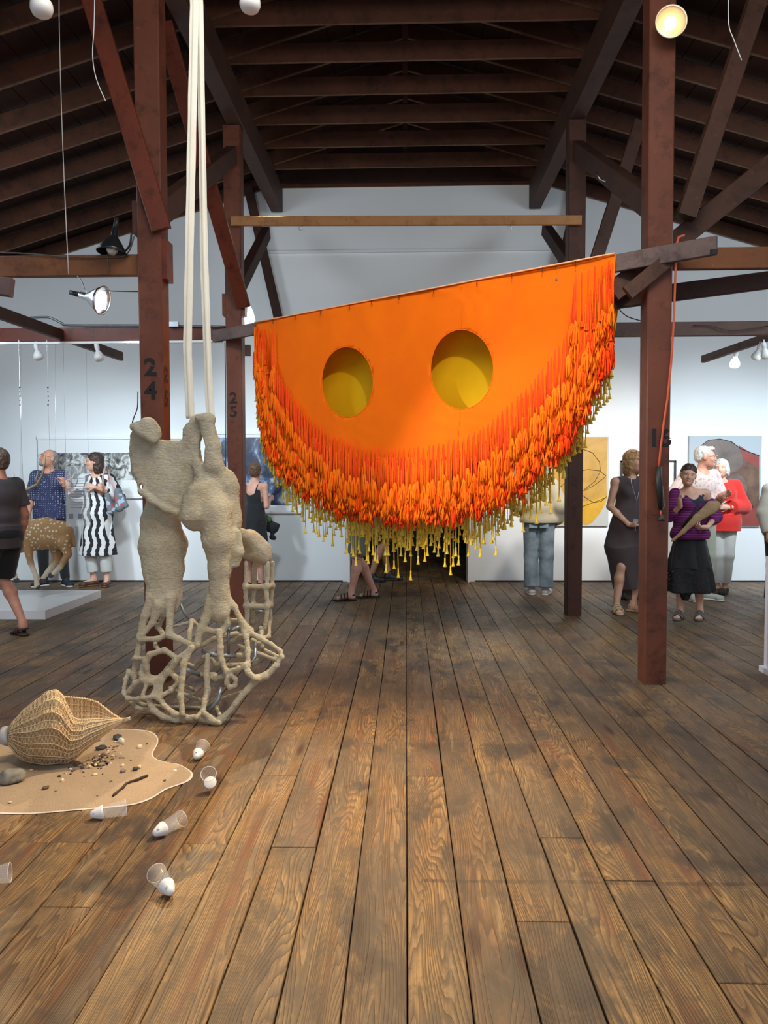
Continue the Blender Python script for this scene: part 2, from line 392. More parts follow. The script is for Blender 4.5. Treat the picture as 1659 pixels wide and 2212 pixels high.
for sx, nm in ((XL, 'wall_left'), (XR, 'wall_right')):
    s = -1 if sx < 0 else 1
    tag(MB().box((sx + s * .06, (YN + YB) / 2, 1.95), (.12, YB - YN, 4.0)).build(nm, M['wall']), kind='structure')
# thin ledge added across the upper end wall to make its band of shade
tag(MB().box((0, YB - .02, atY(880, 543, YB).z), (4.0, .04, .03)).build('shade_ledge', M['wall']), kind='structure')
# thin black strip at the end wall's foot: gap line and painted-in shadow
for x0, x1, nm in ((XL, D0, 'gap_shadow_left'), (D1, XR, 'gap_shadow_right')):
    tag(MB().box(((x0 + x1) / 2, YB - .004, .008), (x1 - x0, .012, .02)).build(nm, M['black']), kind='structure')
# door casing
for x0, s, nm in ((D0, -1, 'trim_2'), (D1, 1, 'trim_3')):
    tag(MB().box((x0 - s * .015, YB + .05, DH / 2), (.03, .26, DH)).box((x0 + s * .035, YB - .008, DH / 2), (.075, .022, DH)).build(nm, M['white']), kind='structure')
# dark store room behind the doorway
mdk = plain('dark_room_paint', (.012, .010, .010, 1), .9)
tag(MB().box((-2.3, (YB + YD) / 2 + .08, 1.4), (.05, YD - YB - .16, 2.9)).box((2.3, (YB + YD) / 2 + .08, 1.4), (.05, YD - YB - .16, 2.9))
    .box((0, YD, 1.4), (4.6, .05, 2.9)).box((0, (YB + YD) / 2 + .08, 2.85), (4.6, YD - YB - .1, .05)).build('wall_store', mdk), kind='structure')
# ---------------------------------------------------------------- roof deck
for s, nm in ((-1, 'ceiling_left'), (1, 'ceiling_right')):
    x1 = XL if s < 0 else XR; mb = MB(); nb = 26
    for i in range(nb):
        xa, xb = lerp(0, x1 * 1.02, i / nb), lerp(0, x1 * 1.02, (i + 1) / nb) - s * .008
        za, zb = roofz(xa), roofz(xb); y0, y1 = YN, YB + .16
        vs = [(xa, y0, za), (xb, y0, zb), (xb, y1, zb), (xa, y1, za)]; vs += [(x, y, z + .03) for x, y, z in vs]
        mb.add(vs, [(0, 1, 2, 3), (7, 6, 5, 4), (0, 4, 5, 1), (1, 5, 6, 2), (2, 6, 7, 3), (3, 7, 4, 0)])
    tag(mb.build(nm, M['deck']), kind='structure')
    tag(MB().box((s * 3.3, (YN + YB) / 2, roofz(3.3) + .06), (6.9, YB - YN + .4, .01), Matrix.Rotation(s * math.atan(SL), 3, 'Y')).build('roof_membrane', M['deck']), kind='structure')
# ---------------------------------------------------------------- roof frames: rafters, tie, hanger
yf = [10.53 - .623 * i for i in range(14)]
for i, y in enumerate(yf):
    fr = empty('roof_frame', (0, y, ZT), 'dark rafter frame with collar tie, ' + ('nearest the white end wall' if i == 0 else 'number %d out from the end wall' % (i + 1)), 'roof frame', 'roof frames')
    for s in (-1, 1):
        xe = s * 6.7
        a = (s * .03, 0, zr(.03) + .085 - ZT); b = (xe, 0, zr(xe) + .085 - ZT)
        jit = random.uniform(-.01, .01)
        MB().beam((a[0], jit, a[2]), (b[0], jit * 2, b[2]), .042, .17).build('rafter', M['rafter'], fr)
    MB().beam((-2.0, .045, .10), (2.0, .045, .10), .04, .17 + random.uniform(0, .03)).build('collar_tie', M['rafter'], fr)
    if i % 1 == 0: MB().box((.0, .085, .33), (.05, .022, .44)).build('hanger', M['rafter'], fr)
MBr = MB().box((0, (YN + YB) / 2, zr(0) + .13), (.03, YB - YN, .12)).build('ridge_board', M['dark']); tag(MBr, 'dark ridge board running along the roof peak', 'beam')
tag(MB().add([(-2.0, 10.50, 5.40), (2.0, 10.50, 5.40), (2.0, 10.50, 5.5), (0, 10.50, 6.1), (-2.0, 10.50, 5.5)], [(0, 1, 2, 3, 4)]).build('gable_board', M['deck']), kind='structure')
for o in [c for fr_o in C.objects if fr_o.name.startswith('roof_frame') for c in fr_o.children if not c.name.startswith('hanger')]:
    o.data.materials.append(M['lit_edge'])
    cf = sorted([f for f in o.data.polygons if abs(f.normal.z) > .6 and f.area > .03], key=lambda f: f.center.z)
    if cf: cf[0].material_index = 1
# main purlins on the posts
PX = 1.735
for s in (-1, 1):
    tag(MB().beam((s * PX, YN, ZT - .17), (s * PX, 10.52, ZT - .17), .155, .33).build('purlin_beam', M['brace']),
        'heavy brown purlin beam on the %s row of posts' % ('left' if s < 0 else 'right'), 'beam', 'purlin beams')
# ---------------------------------------------------------------- posts
def post(x, y, wx, mat, label, top=ZT - .34):
    r = empty('timber_post', (x, y, 0), label, 'post', 'timber posts')
    mb = MB().beam((0, 0, 0), (0, 0, top), wx, wx, up=(0, 1, 0), bev=.008); mb.v = [(x * (.90 + .036 * z), y, z) for x, y, z in mb.v]; mb.build('shaft', mat, r); return r
p24 = post(-1.75, 5.36, .165, M['post'], 'near left reddish timber post stencilled 24')
p16 = post(1.71, 5.36, .165, M['post'], 'near right reddish timber post stencilled 16')
p25 = post(-1.77, 8.02, .165, M['post'], 'far left timber post stencilled 25, behind the hanging sculpture')
p00 = post(1.735, 8.02, .165, M['post2'], 'far right dark brown timber post without numbers')
def stencil(ch, root, dx, dz, size, face='front', name='stencil_number', mat=None):
    cu = bpy.data.curves.new('t', 'FONT'); cu.body = ch; cu.size = size; cu.align_x = 'CENTER'; cu.align_y = 'CENTER'; cu.offset = size * .030; cu.extrude = .0008
    t = bpy.data.objects.new('t', cu); C.objects.link(t); dg = bpy.context.evaluated_depsgraph_get(); dg.update()
    me = bpy.data.meshes.new_from_object(t.evaluated_get(dg)); bpy.data.objects.remove(t)
    # stencil bridges: cut a narrow horizontal gap
    bm = bmesh.new(); bm.from_mesh(me)
    for zc in ((.10 * size,) if ch in '25' else (-.02 * size,) if ch == '6' else ()):
        for z_ in (zc - size * .028, zc + size * .028):
            bmesh.ops.bisect_plane(bm, geom=bm.verts[:] + bm.edges[:] + bm.faces[:], plane_co=(0, z_, 0), plane_no=(0, 1, 0))
        dl = [f for f in bm.faces if zc - size * .028 < f.calc_center_median().y < zc + size * .028]
        bmesh.ops.delete(bm, geom=dl, context='FACES')
    for v in bm.verts: v.co.x *= 1.05
    me = bpy.data.meshes.new(name); bm.to_mesh(me); bm.free()
    o = obj(name, me, mat or M['ink'], root)
    h = .165 / 2 + .0015
    if face == 'front': o.rotation_euler = (math.pi / 2, 0, 0); o.location = (dx, -h, dz)
    else: o.rotation_euler = (math.pi / 2, 0, math.pi / 2); o.location = (h, dx, dz)
    return o
def zY(py, px, Y): return atY(px, py, Y).z
stencil('2', p24, -.005, zY(795, 320, 5.28), .165); stencil('4', p24, -.005, zY(846, 320, 5.28), .165)
stencil('2', p24, -.01, zY(808, 350, 5.3), .15, 'side'); stencil('5', p24, -.01, zY(860, 350, 5.3), .15, 'side')
stencil('2', p25, -.01, zY(861, 505, 7.94), .155); stencil('5', p25, -.01, zY(890, 505, 7.94), .155)
stencil('1', p16, -.028, zY(948, 1413, 5.28), .165); stencil('6', p16, .045, zY(948, 1436, 5.28), .165)
# ---------------------------------------------------------------- braces and side timbers (all in real positions)
def timb(name, a, b, wd, ht, mat, label, cat='brace', up=(0, 0, 1), group=None):
    a = Vector(a); b = Vector(b); c = (a + b) / 2
    mb = MB().beam(a - c, b - c, wd, ht, up=up); return tag(mb.build(name, mat, None, c), label, cat, group)
# steep braces rising outwards from posts
YA = 5.25
timb('post_brace', atY(349, 497, YA), atY(180, -60, YA), .13, .05, M['brace_red'], 'red-stained steep brace crossing the front of near left post', up=(0, 1, 0))
timb('post_brace', atY(1480, 470, 5.36), atY(1656, -60, 5.36), .12, .10, M['brace'], 'steep brace rising rightwards beside near right post', up=(0, 1, 0))
timb('post_brace', atY(526, 662, 7.91), atY(352, 45, 6.15), .14, .05, M['brace_red'], 'red-brown steep brace meeting far left post', up=(0, 1, 0))
timb('post_brace', atY(1246, 690, 7.91), atY(1384, 262, 7.91), .13, .05, M['brace'], 'steep brace behind the banner meeting far right post', up=(0, 1, 0))
timb('post_brace', atY(604, 700, 10.38), atY(536, 404, 10.38), .12, .05, M['dark'], 'dark steep brace near the end wall, left of banner', up=(0, 1, 0))
timb('post_brace', atY(1180, 720, 10.38), atY(1251, 406, 10.38), .12, .05, M['dark'], 'dark steep brace near the end wall, right of banner', up=(0, 1, 0))
# knee braces running in depth
timb('knee_brace', (-1.74, 8.08, 3.42), (-1.74, 9.72, 4.50), .10, .15, M['dark'], 'dark knee brace with cut end behind far left post')
timb('knee_brace', (1.74, 8.08, 3.55), (1.74, 9.72, 4.50), .10, .15, M['dark'], 'dark knee brace with cut end behind far right post')
timb('knee_brace', (1.715, 5.44, 3.28), (1.735, 7.94, 4.72), .10, .17, M['brace'], 'broad dark brace from near right post back to far right post')
timb('knee_brace', (-1.745, 5.44, 3.28), (-1.765, 7.94, 4.72), .10, .17, M['brace'], 'broad dark brace from near left post back to far left post')
# aisle beams
timb('aisle_beam', (-6.5, 5.36, 2.905), (-1.835, 5.36, 2.905), .05, .145, M['tan_beam'], 'orange-brown aisle beam left of near left post', 'beam')
timb('aisle_beam', (1.795, 5.36, 2.905), (6.5, 5.36, 2.905), .05, .145, M['tan_beam'], 'brown aisle beam right of near right post', 'beam')
timb('aisle_beam', (-6.5, 8.02, 2.935), (-1.855, 8.02, 2.935), .05, .145, M['brace_red'], 'reddish aisle beam left of far left post carrying a lamp rail', 'beam')
timb('aisle_beam', (1.82, 8.02, 2.935), (6.5, 8.02, 2.935), .05, .145, M['brace'], 'brown aisle beam right of far right post', 'beam')
timb('aisle_beam', atY(541, 757, 8.6), atY(502, 757, 8.6), .05, .12, M['brace'], 'short brown beam end right of far left post', 'beam')
# crossing diagonal boards at near right post
timb('cross_board', atY(1322, 632, 5.47), atY(1700, 330, 5.47), .145, .045, M['brace'], 'tan brown diagonal board rising right behind near right post', up=(0, 1, 0))
timb('cross_board', atY(1355, 634, 5.245), atY(1470, 540, 5.245), .10, .045, M['brace'], 'short diagonal board across the front of near right post', up=(0, 1, 0))
timb('cross_board', atY(1320, 650, 5.56), atY(1700, 600, 5.56), .12, .05, M['dark'], 'dark low board passing behind near right post', up=(0, 1, 0))
timb('cross_board', atY(-60, 655, 6.4), atY(262, 770, 9.6), .05, .11, M['brace'], 'reddish lamp board slanting back towards the left wall')
timb('cross_board', atY(1519, 776, 9.6), atY(1800, 680, 7.4), .05, .09, M['grey_board'], 'weathered lamp board slanting back on the right')
None and timb('cross_board', atY(1452, 558, 6.0), atY(1440, 640, 6.0), .04, .05, M['brace'], 'small vertical cleat behind near right post')
timb('beam_end', atY(-60, 610, 4.2), atY(26, 622, 4.2), .05, .10, M['grey_board'], 'rough broken timber end at the left edge', 'beam')
# blocks bolted on posts
MB().box((.1, 0, 0), (.035, .14, .27)).build('side_block', M['brace_red'], p24, (0, 0, zY(560, 350, 5.3)))
MB().box((-.10, 0, 0), (.035, .14, .22)).build('side_block', M['post2'], p24, (0, 0, zY(470, 292, 5.3)))
for s_ in (-1, 1): MB().box((s_ * .10, 0, 0), (.035, .14, .22)).build('side_block', M['post'], p25, (0, 0, zY(657, 505, 7.94)))
# pine rail across the far posts with two hooks
rail = empty('pine_rail', atY(878, 478, 7.90), 'pale pine rail screwed across the two far posts', 'beam')
a = atY(499, 478, 7.90) - Vector(rail.location); b = atY(1256, 476, 7.90) - Vector(rail.location)
MB().beam(a, b, .04, .095).build('board', M['pine'], rail)
for px in (650, 1101):
    c_ = atY(px, 493, 7.90) - Vector(rail.location)
    MB().tube([c_ + Vector((.022 * math.sin(t), 0, .022 * math.cos(t))) for t in np.linspace(.3, 5.6, 14)], .004, 6).tube([c_ + Vector((0, 0, .02)), c_ + Vector((0, 0, .05))], .004, 6).build('hook', M['steel'], rail)
# ---------------------------------------------------------------- fringed banner on its slanting board
def fabric(name, a, b, sc=900, transl=.25):
    m = N(name); o = m.oc(); n1 = m.noise(o, 3.2, 4, .6, .5); wv = m.noise(o, sc, 1)
    c = m.mix(m.ramp(n1, [(.35, 0), (.7, 1)]), a, b)
    m.set(col=c, rough=.8, nrm=m.bump(m.math('ADD', m.math('MULTIPLY', n1, 2.5), m.math('MULTIPLY', wv, .2)), .25, .01), spec=.15)
    tr = m.t.nodes.new('ShaderNodeBsdfTranslucent'); tr.inputs[0].default_value = a
    mx = m.t.nodes.new('ShaderNodeMixShader'); mx.inputs[0].default_value = transl
    m.t.links.new(m.b.outputs[0], mx.inputs[1]); m.t.links.new(tr.outputs[0], mx.inputs[2])
    m.t.links.new(mx.outputs[0], m.t.nodes['Material Output'].inputs[0]); return m.m
M['orange'] = fabric('orange_cloth', (1.0, .205, .003, 1), (.95, .175, .005, 1))
M['yellow'] = fabric('yellow_cloth', (.80, .50, .006, 1), (.74, .44, .006, 1), transl=.3)
def yarn(name, a, b, tr=0):
    m = N(name); r = m.rnd(); n1 = m.noise(m.oc(), 60, 3, .6)
    c = m.mix(r, a, b); c = m.mix(m.ramp(n1, [(.35, .35), (.65, 0)]), c, tuple(x * .5 for x in a[:3]) + (1,))
    return m.set(col=c, rough=.85, spec=.1)
M['yarn_o'] = yarn('orange_yarn', (1.0, .22, .008, 1), (1.0, .15, .008, 1))
M['yarn_r'] = yarn('red_orange_yarn', (.95, .06, .008, 1), (.98, .11, .008, 1))
M['yarn_y'] = yarn('yellow_yarn', (1.0, .62, .03, 1), (1.0, .80, .16, 1))
BM, BC = -.7377, 6.45
def atP(px, py, off=0.0):
    """point on the banner plane; off metres behind it"""
    d = ray(px, py); c = BC + off * math.sqrt(1 + BM * BM); return CAMP + d * (c / (d.y - BM * d.x))
BE = Vector((1, BM, 0)).normalized(); BNn = Vector((BM, -1, 0)).normalized()
BO = atP(942, 800)
def toUV(p): q = p - BO; return Vector((q.dot(BE), q.z))
def frUV(u, v, off=0.0): return BO + BE * u + Vector((0, 0, v)) + BNn * off
def resample(pts, n):
    P = [Vector(p) for p in pts]; L = [0]
    for i in range(1, len(P)): L.append(L[-1] + (P[i] - P[i - 1]).length)
    out = []
    for k in range(n):
        s = L[-1] * k / (n - 1); i = max(j for j in range(len(L)) if L[j] <= s + 1e-9); i = min(i, len(P) - 2)
        out.append(P[i].lerp(P[i + 1], (s - L[i]) / max(L[i + 1] - L[i], 1e-9)))
    return out
inner = [(557, 708), (595, 718), (596, 775), (612, 820), (631, 847), (663, 892), (705, 929), (745, 951), (785, 963), (821, 968), (886, 970), (922, 966), (970, 956),
         (1008, 944), (1045, 926), (1092, 886), (1125, 856), (1157, 824), (1189, 781), (1222, 734), (1235, 704), (1244, 650), (1250, 596), (1285, 580), (1320, 570)]
outer = [(556, 708), (558, 760), (566, 830), (580, 890), (605, 930), (640, 965), (690, 995), (740, 1015), (800, 1030), (886, 1035), (960, 1028), (1020, 1012), (1080, 985),
         (1130, 950), (1180, 905), (1220, 855), (1255, 790), (1290, 720), (1318, 640), (1326, 572)]
from mathutils.geometry import delaunay_2d_cdt
def inpoly(p, poly):
    c = False; j = len(poly) - 1
    for i in range(len(poly)):
        a, b = poly[i], poly[j]
        if (a[1] > p[1]) != (b[1] > p[1]) and p[0] < (b[0] - a[0]) * (p[1] - a[1]) / (b[1] - a[1]) + a[0]: c = not c
        j = i
    return c
def sheet(name, outline, holes, step, disp, off, mat, parent, th=.004):
    loops = [outline] + holes; pts = []; edges = []
    for lp in loops:
        n = len(pts); pts += [Vector(p) for p in lp]; edges += [(n + i, n + (i + 1) % len(lp)) for i in range(len(lp))]
    us = [p[0] for p in outline]; vs = [p[1] for p in outline]
    u = min(us)
    while u < max(us):
        v = min(vs)
        while v < max(vs):
            q = (u + random.uniform(-.1, .1) * step, v + random.uniform(-.1, .1) * step)
            if inpoly(q, outline) and not any(inpoly(q, h_) for h_ in holes): pts.append(Vector(q))
            v += step
        u += step
    V, E_, Fs, *_ = delaunay_2d_cdt(pts, edges, [], 0, 1e-5)
    fs = []
    for f in Fs:
        c = sum((V[i] for i in f), Vector((0, 0))) / len(f)
        if inpoly(c, outline) and not any(inpoly(c, h_) for h_ in holes): fs.append(f)
    o3 = [frUV(v.x, v.y, off + disp(v.x, v.y)) - BO for v in V]
    mb = MB(); mb.add(o3, fs, True); o = mb.build(name, mat, parent)
    so = o.modifiers.new('thickness', 'SOLIDIFY'); so.thickness = th; so.offset = 0; return o
def edge_arc(px, py, rx, ry, n=48, off=0):
    return [tuple(toUV(atP(px + rx * math.cos(2 * math.pi * k / n), py + ry * math.sin(2 * math.pi * k / n), off))) for k in range(n)]
ban = empty('fringed_banner', BO, 'big orange half-round cloth banner with two round eye holes and tassels', 'banner')
e1 = (751, 825.5, 54.5, 76); e2 = (999, 798.5, 69, 86)
c1, c2 = toUV(atP(751, 825.5)), toUV(atP(999, 798.5))
outer = [(x, y - 16 * math.sin(math.pi * (x - 556) / 770)) for x, y in outer]
oUV = [tuple(toUV(atP(*p))) for p in outer]
outl = [tuple(toUV(atP(553, 696)))] + [(p[0] + (.02 if p[0] > 1 else -.02 if p[0] < -1.2 else 0), p[1] - .03) for p in oUV[1:-1]] + [tuple(toUV(atP(1331, 548)))]
def dispf(u, v):
    d = noise.noise(Vector((u * 1.3, v * .6, 0))) * .03 + noise.noise(Vector((u * 5, v * 2, 3))) * .006
    for cx, cy, s in ((c2[0], c2[1] + .62, 1), (c2[0] + .02, c2[1] - .45, 1), (c1[0], c1[1] - .42, .6), (c1[0] - .25, c1[1] + .5, .5)):
        r2 = ((u - cx) / .28) ** 2 + ((v - cy) / .22) ** 2
        if r2 < 6: d += s * .006 * math.exp(-r2) * math.sin(10 * math.atan2(v - cy, u - cx) + 14 * math.hypot(u - cx, v - cy))
    return d
sheet('cloth', outl, [edge_arc(*e1), edge_arc(*e2)], .035, dispf, 0, M['orange'], ban)
# stitched rims round the eyes and the vertical seam
for e in (e1, e2):
    ring = [Vector(p) for p in edge_arc(*e, n=56)]
    MB().tube([frUV(p.x, p.y, dispf(p.x, p.y) + .001) - BO for p in ring], .0045, 6, closed=True).build('eye_rim', M['orange'], ban)
for pa, pb in (((1000, 618), (1000, 713)), ((996, 884), (990, 950))):
    qs = [toUV(atP(lerp(pa[0], pb[0], t), lerp(pa[1], pb[1], t))) for t in np.linspace(0, 1, 12)]
    MB().tube([frUV(q.x, q.y, dispf(q.x, q.y) + .002) - BO for q in qs], .0035, 5).build('seam', M['orange'], ban)
# pale hem along the top and little screws with hooks
hem = [toUV(atP(lerp(553, 1331, t), lerp(697, 548.5, t))) for t in np.linspace(0, 1, 24)]
MB().tube([frUV(q.x, q.y, .022) - BO for q in hem], .006, 6).build('hem', plain('pale_hem', (.9, .42, .2, 1), .8), ban)
for px in (595, 643, 698, 760, 808, 867, 942, 1035, 1110, 1176, 1247):
    t = (px - 553) / 778; q = toUV(atP(px, lerp(700, 551.5, t) + 4))
    MB().tube([frUV(q.x, q.y + .02, .03) - BO, frUV(q.x, q.y - .012, .034) - BO, frUV(q.x + .006, q.y - .02, .03) - BO], .003, 5).build('cup_hook', M['black'], ban)
# tassel shapes
def tassel_mesh(nm, cord, brush, loops=2, fluffy=True, flare=.02, seed=0, ns=11):
    rg = random.Random(seed); mb = MB()
    for i in range(loops):
        x0 = (i - (loops - 1) / 2) * .009
        pts = [Vector((0, 0, 0))] + [Vector((x0 * min(1, t * 4) + rg.uniform(-.0015, .0015), rg.uniform(-.001, .001), -cord * t)) for t in (.12, .4, .7, 1)]
        mb.tube(pts, .0046, 5)
    nc = len(mb.f)
    if fluffy:
        for i in range(ns):
            a = rg.uniform(0, 6.28); sp = rg.uniform(.3, 1) * .028; ln = brush * rg.uniform(.7, 1.05); w = rg.uniform(-.008, .008)
            pts = [Vector((math.cos(a) * sp * f + w * math.sin(t * 7), math.sin(a) * sp * f * .6 - .004, -cord + .01 - ln * t)) for t, f in ((0, .1), (.2, .7), (.5, 1), (.8, 1.05), (1, .8))]
            mb.tube(pts, [.004, .0075, .0075, .006, .003], 3)
    else:
        mb.lathe([(.002, -cord + .012), (.0065, -cord + .008), (.0065, -cord - brush * .25), (flare * .55, -cord - brush * .7), (flare, -cord - brush), (flare * .8, -cord - brush - .002), (0, -cord - brush + .003)], 8)
    me = mb.mesh(nm); me['nc'] = nc; return me
TW = Matrix.Rotation(math.atan2(BE.y, BE.x), 3, 'Z')
fl = [tassel_mesh('tassel', .265 + .012 * i, .19, 2, True, seed=i) for i in range(7)]
fr_ = [tassel_mesh('tassel', .30 + .02 * i, .035, 1, False, .016, seed=20 + i) for i in range(6)]
M['yarn_c'] = yarn('shaded_orange_cord', (.98, .105, .012, 1), (.98, .075, .015, 1))  # reddish cords, deepened further with the shadow between them painted in
for me in fl:
    me.materials.append(M['yarn_o']); me.materials.append(M['yarn_c'])
    for i in range(me['nc']): me.polygons[i].material_index = 1
fl_r = [me.copy() for me in fl]
for me in fl_r: me.materials[0] = M['yarn_r']
for me in fr_: me.materials.append(M['yarn_r'])
def hang(me, p, parent, org, rz=0, sc=1.0):
    o = bpy.data.objects.new('tassel', me); C.objects.link(o); o.parent = parent; o.location = p - org
    o.rotation_euler = (random.uniform(-.03, .03), random.uniform(-.03, .03), math.atan2(BE.y, BE.x) + rz); o.scale = (1, 1, sc); return o
NR = 98
ia = resample([toUV(atP(*p)) for p in inner], NR); oa = resample([toUV(atP(*p)) for p in outer], NR)
for row, (f, off) in enumerate(((0, .040), (.5, .030), (1, .02))):
    for k in range(NR):
        q = ia[k].lerp(oa[k], f); q = q + Vector((random.uniform(-.004, .004), random.uniform(-.012, .012)))
        edge = k < 5 or k > NR - 6
        if row == 0: me = random.choice(fr_ if edge else fl); sc = random.uniform(.92, 1.05)
        elif row == 1: me = random.choice(fl if k % 4 else fl_r); sc = random.uniform(.9, 1.06)
        else: me = random.choice(fl_r + fr_ * 2); sc = random.uniform(.8, 1.1)
        hang(me, frUV(q.x, q.y, off + random.uniform(-.006, .006)), ban, BO, 0, sc)
# thick joined mass of the remaining red and orange tassels behind the rows
def mass(name, n, f0, f1, mat, dl, offr, kind='stuff', cordr=.0038):
    mb = MB()
    for i in range(n):
        k = random.uniform(0, NR - 1.001); i0 = int(k); a = ia[i0].lerp(ia[i0 + 1], k - i0); b = oa[i0].lerp(oa[i0 + 1], k - i0)
        q = a.lerp(b, random.uniform(f0, f1)); L = random.uniform(*dl); off = random.uniform(*offr)
        p = frUV(q.x, q.y, off) - BO
        mb.tube([p, p + Vector((random.uniform(-.006, .006), 0, -L))], cordr, 3)
        e = p + Vector((random.uniform(-.006, .006), 0, -L))
        for j in range(3):
            w = Vector((random.uniform(-.022, .022), random.uniform(-.012, .012), -random.uniform(.04, .09)))
            mb.tube([e + Vector((0, 0, .02)), e + w * .5 + Vector((0, 0, 0)), e + w], [.003, .008, .004], 3)
    o = mb.build(name, mat, ban); tag(o, kind=kind); return o
mass('orange_fringe', 900, .35, 1.0, M['yarn_o'], (.28, .42), (.0, .045))
mass('red_fringe', 520, .7, 1.05, M['yarn_r'], (.30, .44), (-.02, .02))
# second, yellow panel behind
YO = .24
inY = [(560, 800), (566, 850), (590, 900), (620, 945), (660, 985), (710, 1010), (760, 1030), (820, 1045), (886, 1050), (950, 1045), (1010, 1032), (1070, 1005), (1120, 970), (1170, 925),
       (1215, 870), (1255, 805), (1290, 740), (1318, 690)]
yb = empty('fringed_banner', BO, 'yellow cloth panel with yellow tassels hanging behind the orange banner', 'banner')
yUV = [toUV(atP(*p, off=YO)) for p in inY]
def fy(p): return tuple(toUV(atP(*p, off=YO)))
sheet('cloth', [fy((556, 772))] + [(p[0], p[1] - .03) for p in yUV] + [fy((1326, 740)), fy((1336, 660))], [], .08, lambda u, v: noise.noise(Vector((u, v, 5))) * .03, -YO, M['yellow'], yb)
for q, bx in ((fy((700, 745)), (700, 684)), (fy((1180, 682)), (1180, 597))):
    e_ = toUV(atP(*bx, off=.05)); MB().tube([frUV(q[0], q[1], -YO) - BO, frUV(e_.x, e_.y, -.05) - BO], .003, 5).build('hanging_string', M['yarn_y'], yb)
ty = [tassel_mesh('tassel', .26 + .04 * i, .045, 1, False, .017, seed=40 + i) for i in range(7)]
for me in ty: me.materials.append(M['yarn_y'])
ya = resample(yUV, 150)
for k in range(150):
    for rep in (0, 1):
        q = ya[k] + Vector((random.uniform(-.01, .01), random.uniform(-.02, .02) + .03 * rep))
        mid = math.sin(math.pi * k / 149) ** .5
        hang(random.choice(ty[2:] if rep == 0 else ty[:5]), frUV(q.x, q.y, -YO + .02 * rep + random.uniform(-.01, .02)), yb, BO, 0, (.84 + .58 * mid) * random.uniform(.9, 1.06))
mb = MB()
for i in range(620):
    q = random.choice(ya) + Vector((random.uniform(-.02, .02), random.uniform(-.02, .08))); L = random.uniform(.3, .52); p = frUV(q.x, q.y, -YO + random.uniform(-.03, .03)) - BO
    e = p + Vector((random.uniform(-.006, .006), 0, -L)); mb.tube([p, e], .003, 3); mb.tube([e, e - Vector((0, 0, .02)), e - Vector((0, 0, .045))], [.005, .008, .016], 5)
tag(mb.build('yellow_fringe', M['yarn_y'], yb), kind='stuff')
# the slanting board
bd = empty('banner_board', BO, 'grey weathered board slanting up to the right, carrying the orange banner', 'beam')
a = atP(462, 727, .035) - BO; b = atP(1548, 530, .035) - BO
MB().beam(a, b, .04, .118, bev=.004).build('board', M['grey_board'], bd)
# ---------------------------------------------------------------- hanging plaster sculpture
def plaster():
    m = N('fibrous_plaster'); o = m.oc(); a = m.noise(o, 3.5, 4, .6, .3); b = m.noise(o, 14, 4, .65); c_ = m.noise(m.mapv(o, (1, 1, 2.2)), 55, 4, .7, .8)
    c = m.mix(m.ramp(a, [(.35, 0), (.65, 1)]), (.52, .46, .33, 1), (.62, .57, .44, 1))
    c = m.mix(m.ramp(b, [(.52, 0), (.68, .55)]), c, (.55, .42, .22, 1))
    c = m.mix(m.ramp(m.noise(o, 5, 3, .6, 1), [(.6, 0), (.72, .5)]), c, (.58, .55, .48, 1))
    c = m.mix(m.ramp(m.noise(o, 90, 2), [(.68, 0), (.76, .5)]), c, (.16, .11, .06, 1))
    return m.set(col=c, rough=.85, nrm=m.bump(m.math('ADD', m.math('MULTIPLY', c_, .9), b), 1.0, .012), spec=.2)
M['plaster'] = plaster()
M['rod'] = plain('zinc_grey_tube', (.28, .33, .38, 1), .35, metal=.6)
SY = 4.55; SO = atY(430, 1200, SY)
def P7(x, y, dy=0.0): return atY(250 + x / 4.1475, 850 + y / 4.1475, SY + dy) - SO
def P8(x, y, dy=0.0): return atY(250 + x / 4.1475, 1250 + y / 4.1475, SY + dy) - SO
R_ = 1 / 4.1475 / 365
def c7(x0, y0, r0, x1, y1, r1, d0=0, d1=None, **kw):
    kw.setdefault('k', .03); return cap(P7(x0, y0, d0), P7(x1, y1, d0 if d1 is None else d1), r0 * R_, r1 * R_, **kw)
pr = []
# pelvis-like plate (left) and hooked upper rim
pr += [c7(232, 400, 105, 265, 660, 125, 0, sy=.55), c7(400, 470, 55, 560, 480, 60, .02, sy=.7), c7(330, 560, 150, 440, 800, 165, .02, sy=.5), c7(540, 560, 110, 560, 820, 130, .03, sy=.5),
       c7(700, 330, 62, 640, 600, 100, .02, sy=.5), c7(700, 260, 50, 690, 420, 70, .0, sy=.5), c7(330, 800, 95, 430, 930, 75, .0, sy=.6), c7(430, 930, 75, 540, 990, 62, 0, sy=.6),
       c7(190, 500, 60, 210, 700, 45, -.02, sy=.7), c7(200, 720, 36, 235, 880, 26, -.03), c7(235, 880, 26, 320, 955, 26, -.03), c7(320, 955, 28, 440, 1030, 26, -.03), c7(440, 1030, 26, 560, 1075, 26, -.02)]
# rolled scroll top left
pr += [c7(175, 300, 46, 290, 290, 66, -.05), c7(290, 290, 66, 350, 370, 62, -.06), c7(200, 330, 40, 340, 420, 34, -.09), c7(290, 245, 30, 370, 330, 38, -.02)]
